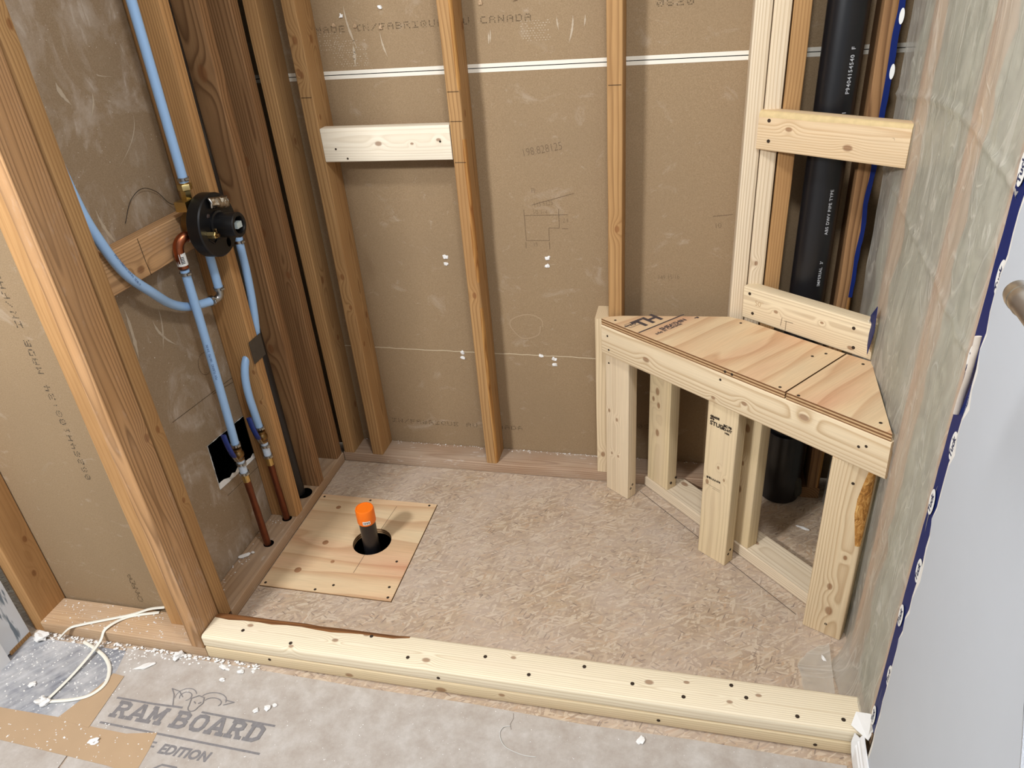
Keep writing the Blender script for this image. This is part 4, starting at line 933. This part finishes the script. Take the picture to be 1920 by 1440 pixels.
def film():
    ny, nz = 120, 260; v = []; f = []; y0, y1 = -.862, -.0015
    for i in range(ny+1):
        y = y0+(y1-y0)*i/ny
        for k in range(nz+1):
            z = 1.6*k/240 if k <= 240 else 1.6+(H-1.6)*(k-240)/20
            st = max(math.exp(-((y-s)/.028)**2) for s in (-.183, -.585, -.835))
            w = .0035+.006*(1-st)*(.5+.5*mnoise.noise((y*7, z*2.2, 3)))
            fold = .0042*mnoise.noise((y*24+mnoise.noise((z*2.5, y*3, 1))*2.2, z*3.0, 7))+.0022*mnoise.noise((y*38+z*14, z*6-y*9, 2))
            w += (1-.85*st)*fold
            c = .0045*math.exp(-((z-(1.18-.03*math.sin((y+.2)*5)))/.0055)**2)+.0035*math.exp(-((z-.965-.06*(y+.4))/.0055)**2)
            w = max(.0014, w+c)
            if z < .16: w += .045*((.16-z)/.16)**2*(.7+.4*mnoise.noise((y*9, 2, 1)))*(1 if -.84 < y < -.20 else 0.25)
            pr = math.exp(-((y+.535)/.055)**2)*(1 if z < .58 else 0); w = w*(1-pr)+.0016*pr
            w = max(.0016, w)
            p = rp(y, w, max(z, .0014)); v.append(p)
    for i in range(ny):
        for k in range(nz):
            a = i*(nz+1)+k; f.append((a, a+nz+1, a+nz+2, a+1))
    return mesh_obj('vapour_film', v, f, M_POLY, None, None, None, True, 180)
vf = tag(film(), 'cloudy plastic vapour film stretched over the insulated right wall', 'plastic sheet')
# the skirt of film lying on the floor, front right
def skirt():
    nu, nv = 26, 34; v = []; f = []
    for i in range(nu+1):
        t = i/nu                                         # from wall (0) to free edge (1)
        for k in range(nv+1):
            s = k/nv; y = -.752+.185*s
            ex_ = 1.432+.010*mnoise.noise((s*6, 1, 3)) + .05*max(0, s-.72)/.28
            xw = rp(y, .045).x
            x = xw+(ex_-xw)*t; yy = y+.012*t*(1-s)
            z = .0022+.010*(1-t)**3+.0022*(1+mnoise.noise((x*40, y*40, 5)))*(1-.5*t)
            v.append((x, yy, z))
    for i in range(nu):
        for k in range(nv):
            a = i*(nv+1)+k; f.append((a, a+1, a+nv+2, a+nv+1))
    return mesh_obj('floor_flap', v, f, M_POLY, None, vf, None, True, 180)
skirt()
bt = empty('blue_tape', rp(-.87, .004, .13), 'navy blue sheathing tape strip down the film edge beside the painted wall', 'tape')
def rquad(y0, y1, z0, z1, off, name, mat, par, jag=0, nn=60, seed=0):
    Rq = random.Random(seed); v = []; f = []
    for i in range(nn+1):
        z = z0+(z1-z0)*i/nn; j = Rq.uniform(-jag, jag)
        for (y, o) in ((y0+j, off), (y1, off), (y0+j, off-.0008), (y1, off-.0008)): v.append(rp(y, o+.0012*mnoise.noise((z*20, y*30, seed)), z))
    for i in range(nn):
        a = i*4; b = a+4
        f += [(a, a+1, b+1, b), (a+2, b+2, b+3, a+3), (a, b, b+2, a+2), (a+1, a+3, b+3, b+1)]
    f += [(0, 2, 3, 1), (nn*4, nn*4+1, nn*4+3, nn*4+2)]
    return mesh_obj(name, v, f, mat, None, par, None, True, 40)
rquad(-.897, -.846, .125, H-.01, .0062, 'tape_strip', M_BLUETAPE, bt)
M_LOGOINK = plain('logo_ink', (40, 48, 84), .6)
for i, z in enumerate((.155, .30, .43, .56, .685, .81, .94, 1.075, 1.21, 1.34, 1.47)):
    yc = -.852 if i % 2 == 0 else -.885
    pts = [(.0125*math.cos(2*math.pi*k/24), .024*math.sin(2*math.pi*k/24)) for k in range(24)]
    Ml = frame(rp(yc if i % 2 else -.861, .0082, z), -rd, V((0, 0, 1)), rn)
    lg = prism('logo_oval', pts, 0, .0003, M_WHITE, bt, Ml)
    text('logo_text', 'Tuck', Ml @ Matrix.Translation((.0045, -.020, .0006)) @ Matrix.Rotation(T, 4, 'Z'), .017, M_LOGOINK, lg, .0006)
    text('small_print', 'CONTRACTORS SHEATHING TAPE', frame(rp(-.8945, .0082, z+.035), V((0, 0, 1)), rd, rn) , .0052, M_WHITEINK, bt)
bt2 = tag(mesh_obj('blue_tape', *(lambda n: ([p for i in range(n+1) for p in ((lambda z, w, s: (V((1.5375+s, -.0012, z)), V((1.5405+w+s, -.0022, z)), V((1.5405+w+s, .002, z))))(.66+(H-.68)*i/n, (.006+.012*i/n)+.003*mnoise.noise((i*.7, 1, 1)), .0035*mnoise.noise((i*.31, 2, 5))))], [q for i in range(n) for q in ((3*i, 3*i+1, 3*i+4, 3*i+3), (3*i+1, 3*i+2, 3*i+5, 3*i+4))]))(80), M_BLUETAPE, None, None, None, True, 40), 'thin wavy navy tape strip on the stud right of the black stack', 'tape')
for z in (1.20, 1.31, 1.06): prism('logo_oval', [(.005*math.cos(2*math.pi*k/20), .016*math.sin(2*math.pi*k/20)) for k in range(20)], 0, .0003, M_WHITE, bt2, frame(V((1.5485, -.0032, z)), V((1, 0, 0)), V((0, 0, 1)), V((0, -1, 0))))
bt3 = tag(mesh_obj('blue_tape', [rp(-.236, .020, .655), rp(-.278, .024, .640), rp(-.285, .020, .700), rp(-.262, .018, .752), rp(-.222, .020, .712)], [(0, 1, 2, 3, 4)], M_BLUETAPE), 'small torn navy tape scrap at the right end of the bench back rail', 'tape')
bt3.modifiers.new('thickness', 'SOLIDIFY').thickness = .001
text('logo_text', 'Tu', frame(rp(-.242, .0245, .678), V((0, 0, 1)), rd, rn), .026, M_WHITE, bt3, .0008)
# torn pale paper strip hanging off the tape
tag(tube('torn_strip', [rp(-.868, .010, .855), rp(-.876, .012, .89), rp(-.886, .014, .925), rp(-.892, .016, .96), rp(-.896, .018, .995)], .004, plain('torn_pale_strip', (220, 208, 194), .8, 0, .2, .25, 60), None, 8, True, 6, (.0045, .0018)), 'torn pale paper strip curling over the navy tape under the towel bar', 'paper strip')
# crumpled drywall scraps at the right end of the curb
def flake(label, pts, mat=M_CHIP, th=.0015):
    o_ = mesh_obj('drywall_scrap', pts, [tuple(range(len(pts)))], mat); o_.modifiers.new('thickness', 'SOLIDIFY').thickness = th
    return tag(o_, label, 'drywall scrap')
flake('torn white drywall paper flap on top of the right curb end', [(1.502, -.835, .082), (1.528, -.868, .086), (1.538, -.858, .118), (1.5325, -.835, .125), (1.512, -.815, .10)])
flake('narrow white paper curl hanging down the right curb end', [(1.507, -.850, .080), (1.519, -.858, .074), (1.516, -.862, .036), (1.511, -.860, .010), (1.507, -.856, .03), (1.504, -.853, .055)])
flake('brown cardboard scrap wedged between curb end and painted wall', [(1.5305, -.852, .02), (1.5335, -.868, .02), (1.5335, -.868, .11), (1.5305, -.848, .09)], plain('kraft_scrap', (134, 108, 82), .9))

# towel bar and towel on the painted wall
tb = empty('towel_bar', rp(-1.09, .013, 1.148), 'brushed nickel towel bar on the painted wall at right', 'towel bar')
BX = RX(-1.1)-.060
def bxy(y): return BX+.045*(y+1.1)
lathe('bar', [(.013, 0), (.0145, .001), (.0145, .014), (.0132, .016), (.0132, .70)], (bxy(-1.110), -1.110, 1.143), -rd, M_NICKEL, tb, 32)
lathe('end_cap', [(.003, 0), (.009, .002), (.0138, .008), (.0150, .016), (.0150, .024)], (bxy(-1.086), -1.086, 1.143), -rd, M_NICKEL, tb, 32)
cyl('post', (bxy(-1.125), -1.125, 1.140), rp(-1.125, .0135, 1.140), .011, M_NICKEL, tb); cyl('post', (bxy(-1.78), -1.78, 1.140), rp(-1.78, .0135, 1.140), .011, M_NICKEL, tb)
def towel():
    nu, nv = 40, 60; v = []; f = []
    for i in range(nu+1):
        s = i/nu
        for k in range(nv+1):
            t = k/nv*2-1                                      # -1 back hem .. 0 over bar .. 1 front hem
            yb = -1.225-.60*s
            L = .60; ang = t*1.0
            if abs(t) < .06: a = t/.06*math.pi/2; x = -math.sin(a)*.0165; z = math.cos(a)*.0165
            else: x = -math.copysign(.0165+.003*abs(t), t); z = -(abs(t)-.06)*L
            y = yb-.37*abs(t)*(1-s)+.012*mnoise.noise((t*3, s*4, 1))
            x += .006*mnoise.noise((s*5, t*4, 4))*abs(t)-(.010*abs(t)*math.sin(s*14) if t > .1 else 0)
            v.append((bxy(y)+x, y, 1.140+z))
    for i in range(nu):
        for k in range(nv):
            a = i*(nv+1)+k; f.append((a, a+1, a+nv+2, a+nv+1))
    o_ = mesh_obj('towel', v, f, M_TOWEL, None, None, None, True, 180); m_ = o_.modifiers.new('thickness', 'SOLIDIFY'); m_.thickness = .006; return o_
tag(towel(), 'white and blue striped towel draped over the nickel bar', 'towel')

# ------------------------------------------------------------------ front floor: paper board, tape, cable, debris
ZR = .0032
rbA = prism('floor_protection_board', [(-.185, -1.04), (-.165, -1.12), (-.1, -2.3), (1.47, -2.3), (1.50, -.873), (1.2, -.868), (.95, -.872), (.70, -.864), (.45, -.866), (.2, -.862), (-.10, -.858), (-.232, -.857), (-.208, -.94)], .0004, ZR, M_RAM)
tag(rbA, 'large printed grey-brown paper floor board before the curb', 'floor protection')
rbB = tag(prism('floor_protection_board', [(-.70, -1.09), (-.70, -2.3), (-.105, -2.3), (-.17, -1.125), (-.3, -1.11)], .0004, ZR, M_RAM), 'second paper floor board at bottom left below the brown tape', 'floor protection')
ir = Matrix.Translation((0, 0, ZR+.0004))
M_DUSTRAM = D.materials['paper_floor_board']
def slab(word, x0, y0, h, wd, gap, M, wt, parent, slant=.10):
    G = {'R': [[(.2, 0), (.2, 1)], [(.05, 0), (.42, 0)], [(.05, 1), (.6, 1), (.82, .88), (.82, .62), (.6, .5), (.2, .5)], [(.55, .5), (.85, 0)], [(.75, 0), (1, 0)]],
         'A': [[(.1, 0), (.45, 1), (.58, 1), (.92, 0)], [(.28, .33), (.74, .33)], [(-.04, 0), (.3, 0)], [(.7, 0), (1.06, 0)]],
         'M': [[(.14, 0), (.14, 1), (.5, .3), (.86, 1), (.86, 0)], [(-.03, 0), (.32, 0)], [(.68, 0), (1.03, 0)], [(0, 1), (.2, 1)], [(.8, 1), (1.0, 1)]],
         'B': [[(.2, 0), (.2, 1)], [(.05, 1), (.62, 1), (.82, .87), (.82, .66), (.62, .53), (.2, .53)], [(.62, .53), (.88, .38), (.88, .16), (.65, 0), (.05, 0)]],
         'O': [[(.5, 1), (.25, .95), (.12, .72), (.12, .28), (.25, .05), (.5, 0), (.75, .05), (.88, .28), (.88, .72), (.75, .95), (.5, 1)]],
         'D': [[(.2, 0), (.2, 1)], [(.05, 1), (.58, 1), (.86, .8), (.86, .2), (.58, 0), (.05, 0)]]}
    L = []; x = x0
    for ch in word:
        if ch != ' ':
            for g in G[ch]: L.append([(x+p[0]*wd+slant*h*p[1], y0+p[1]*h) for p in g])
        x += (wd+gap) if ch != ' ' else wd*.45
    return strokes('printed_lettering', L, M, wt, M_PRINT, parent)
slab('RAM BOARD', -.143, -1.039, .036, .0395, .0085, ir, .0092, rbA)
strokes('printed_bar', [[(-.155, -.994), (-.05, -.994)], [(-.05, -.994), (.022, -.991)], [(.078, -.994), (.268, -.997)], [(-.150, -1.060), (.268, -1.066)]], ir, .0052, M_PRINT, rbA)
text('printed_lettering', 'EDITION', ir @ Matrix.Translation((.034, -1.104, 0)), .031, M_PRINT, rbA, .0014, .22, 1.02)
strokes('printed_bar', [[(.008, -1.083), (.018, -1.083)], [(.008, -1.093), (.018, -1.093)], [(-.025, -1.125), (-.005, -1.16)], [(.05, -1.14), (.065, -1.128), (.10, -1.128), (.115, -1.14)], [(.06, -1.150), (.075, -1.14), (.095, -1.14)]], ir, .0045, M_PRINT, rbA)
ram_lines = [arc(.012, -.962, .026, .022, 200, 30), arc(.012, -.962, .015, .012, 220, -60), arc(.085, -.960, .034, .020, 160, 0), arc(.088, -.966, .022, .012, 170, -30),
   [(-.035, -.948), (-.020, -.962), (-.004, -.990)], [(-.035, -.948), (-.012, -.952), (.006, -.965)], [(.115, -.955), (.140, -.957), (.118, -.968)], arc(.048, -.985, .012, .012, 180, 360), [(.036, -.985), (.030, -.965), (.044, -.955), (.060, -.958), (.066, -.972), (.060, -.985)], [(.042, -.972), (.048, -.976)], [(.055, -.975), (.060, -.971)]]
strokes('printed_drawing', ram_lines, ir, .0022, M_PRINT, rbA)
# small tear at the board's curb edge
strokes('paper_tear', [[(.80, -.872), (.803, -.885), (.799, -.90), (.804, -.912)]], ir, .0012, plain('tear_shadow', (120, 108, 98), .9), rbA)
tag(prism('paper_tape', [(-.700, -1.058), (-.42, -1.068), (-.255, -1.066), (-.16, -1.074), (-.068, -1.0755), (.004, -1.060), (.012, -1.10), (.018, -1.16), (-.06, -1.152), (-.35, -1.142), (-.70, -1.128)], ZR+.0002, ZR+.0008, M_TAPE), 'wide brown paper tape running across the bottom left floor', 'tape')
tag(prism('paper_tape', [(-.214, -.934), (-.180, -.937), (-.168, -1.078), (-.25, -1.072), (-.262, -1.066), (-.225, -.975)], ZR+.0009, ZR+.0015, M_TAPE), 'short brown tape strip running up from the wide tape beside grey planks', 'tape')
# flat white cable in two loops
def cable(name, label, pts):
    return tag(tube(name, pts, .004, M_CABLE, None, 10, True, 10, (.0046, .0021)), label, 'cable', 'loose white cable')
cable('electrical_cable', 'flat white cable lying across the left plate to its cut end', [(-.172, -.757, .056), (-.215, -.766, .051), (-.26, -.785, .043), (-.33, -.816, .042), (-.375, -.838, .043), (-.40, -.852, .041), (-.43, -.866, .016)])
cable('electrical_cable', 'flat white cable running from the plate down to a knot on the floor', [(-.190, -.764, .0412), (-.265, -.792, .0412), (-.296, -.838, .044), (-.303, -.868, .022), (-.311, -.945, .010), (-.322, -1.022, .008), (-.330, -1.036, .008)])
cable('electrical_cable', 'curved white cable loop on the grey planks beside the straight one', [(-.36, -.862, .008), (-.32, -.874, .007), (-.270, -.895, .007), (-.232, -.925, .007), (-.212, -.965, .007), (-.225, -1.000, .007), (-.262, -1.020, .007), (-.318, -1.036, .008)])
tag(blob('plaster_lump', (-.330, -1.038, .010), (.016, .012, .009), M_CHIP, None, 5, 3, rough=.9), 'crumpled white lump where the white cables meet', 'plaster')
for (lab, x, y, z, s, r_) in (
   ('long white plaster chip near the board corner below the entry post', -.143, -.900, .006, (.020, .007, .003), .6),
   ('oval white chip lying on the wide brown tape', -.128, -1.108, .007, (.013, .008, .004), .3),
   ('white chip right of the printed lettering, first of three', .205, -.968, .006, (.008, .006, .003), .8),
   ('white chip right of the printed lettering, largest of three', .228, -.957, .006, (.009, .006, .003), -.5),
   ('white chip right of the printed lettering, smallest of three', .243, -.948, .005, (.005, .004, .002), .2),
   ('white triangular chip on the paper board before the middle of the curb', 1.086, -.890, .006, (.011, .007, .003), 1.2),
   ('broken white chip at the paper board edge by the left curb end', .062, -.872, .006, (.014, .006, .004), -.3),
   ('white chip beside the left curb end on the board edge', .110, -.876, .006, (.008, .006, .004), .1),
   ('curled white chip above the printed drawing', .075, -.905, .006, (.007, .006, .004), .4),
   ('white chip on grey planks at far left', -.400, -1.000, .006, (.010, .008, .003), .4),
   ('pale chip on the left plate in front of the copper pipe', -.073, -.530, .041, (.016, .009, .003), .7),
   ('tiny white chip beside the pale chip on the left plate', -.055, -.515, .041, (.006, .005, .003), .1),
   ('white plaster crumb heap at the foot of the far left stud', -.49, -.87, .012, (.022, .014, .011), .2),
   ('white plaster lump along the plate edge left of the curb', -.075, -.862, .010, (.013, .009, .009), .9),
   ('white chip on the dark floor under the bench', 1.488, -.145, .004, (.016, .005, .003), -.4),
   ('white chip on the film flap at the right end of the floor', 1.487, -.61, .010, (.004, .009, .003), .3)):
    tag(blob('plaster_chip', (x, y, z), s, M_CHIP, None, int(x*1000)+7, 2, rough=.8, rot=r_), lab, 'plaster chip', 'plaster chips')
# crumbs too many to count
def crumbs():
    Rc = random.Random(21); bm = bmesh.new()
    def add(x, y, z, s):
        p = V((x, y, z)); q = [V((Rc.uniform(-1, 1), Rc.uniform(-1, 1), 0)).normalized()*s for _ in range(4)]
        a = Rc.uniform(0, 6.28); k = [bm.verts.new(p+V((math.cos(a+i*1.57)*s*Rc.uniform(.6, 1.3), math.sin(a+i*1.57)*s*Rc.uniform(.4, 1.2), 0))) for i in range(4)]
        t = bm.verts.new(p+V((0, 0, s*Rc.uniform(.3, .8))))
        for i in range(4): bm.faces.new((k[i], k[(i+1) % 4], t))
    for _ in range(300):
        t_ = Rc.random()**1.6; add(-.52+.36*Rc.random(), -.87-.19*t_, .0032, Rc.uniform(.0008, .0035))
    for _ in range(260): x = Rc.uniform(-.5, .15); add(x, -.8475-abs(Rc.gauss(0, .011)), .0035, Rc.uniform(.0015, .0055))
    for _ in range(420): add(Rc.uniform(-.25, 1.5), Rc.uniform(-1.25, -.87), ZR+.0002, Rc.uniform(.0006, .0017))
    for _ in range(120): add(Rc.uniform(-.5, 0), Rc.uniform(-1.15, -1.06), ZR+.001, Rc.uniform(.0008, .003))
    for _ in range(120): add(Rc.uniform(-.49, -.05), Rc.uniform(-.84, -.757), .0383, Rc.uniform(.0008, .0032))
    for _ in range(160): add(Rc.uniform(.04, 1.2), .087-abs(Rc.gauss(0, .006)), .0383, Rc.uniform(.001, .0032))
    for _ in range(45): add(-.087+abs(Rc.gauss(0, .02)), Rc.uniform(-.7, -.35), .0383, Rc.uniform(.001, .003))
    for _ in range(160): add(Rc.uniform(.02, 1.5), Rc.uniform(-.75, -.02), .0004, Rc.uniform(.0006, .0014))
    return bm_obj('plaster_crumbs', bm, M_CHIP)
tag(crumbs(), 'white plaster crumbs scattered over plates, planks and floor board', 'plaster crumbs', None, 'stuff')
# curled pale shaving on the board before the curb
tag(tube('cable_shaving', [(.80, -.905, .005), (.785, -.912, .006), (.782, -.93, .005), (.80, -.955, .005), (.84, -.967, .005), (.87, -.967, .005)], .0009, plain('shaving', (206, 204, 198), .7), None, 6), 'thin curled pale strip lying on the paper board', 'shaving')
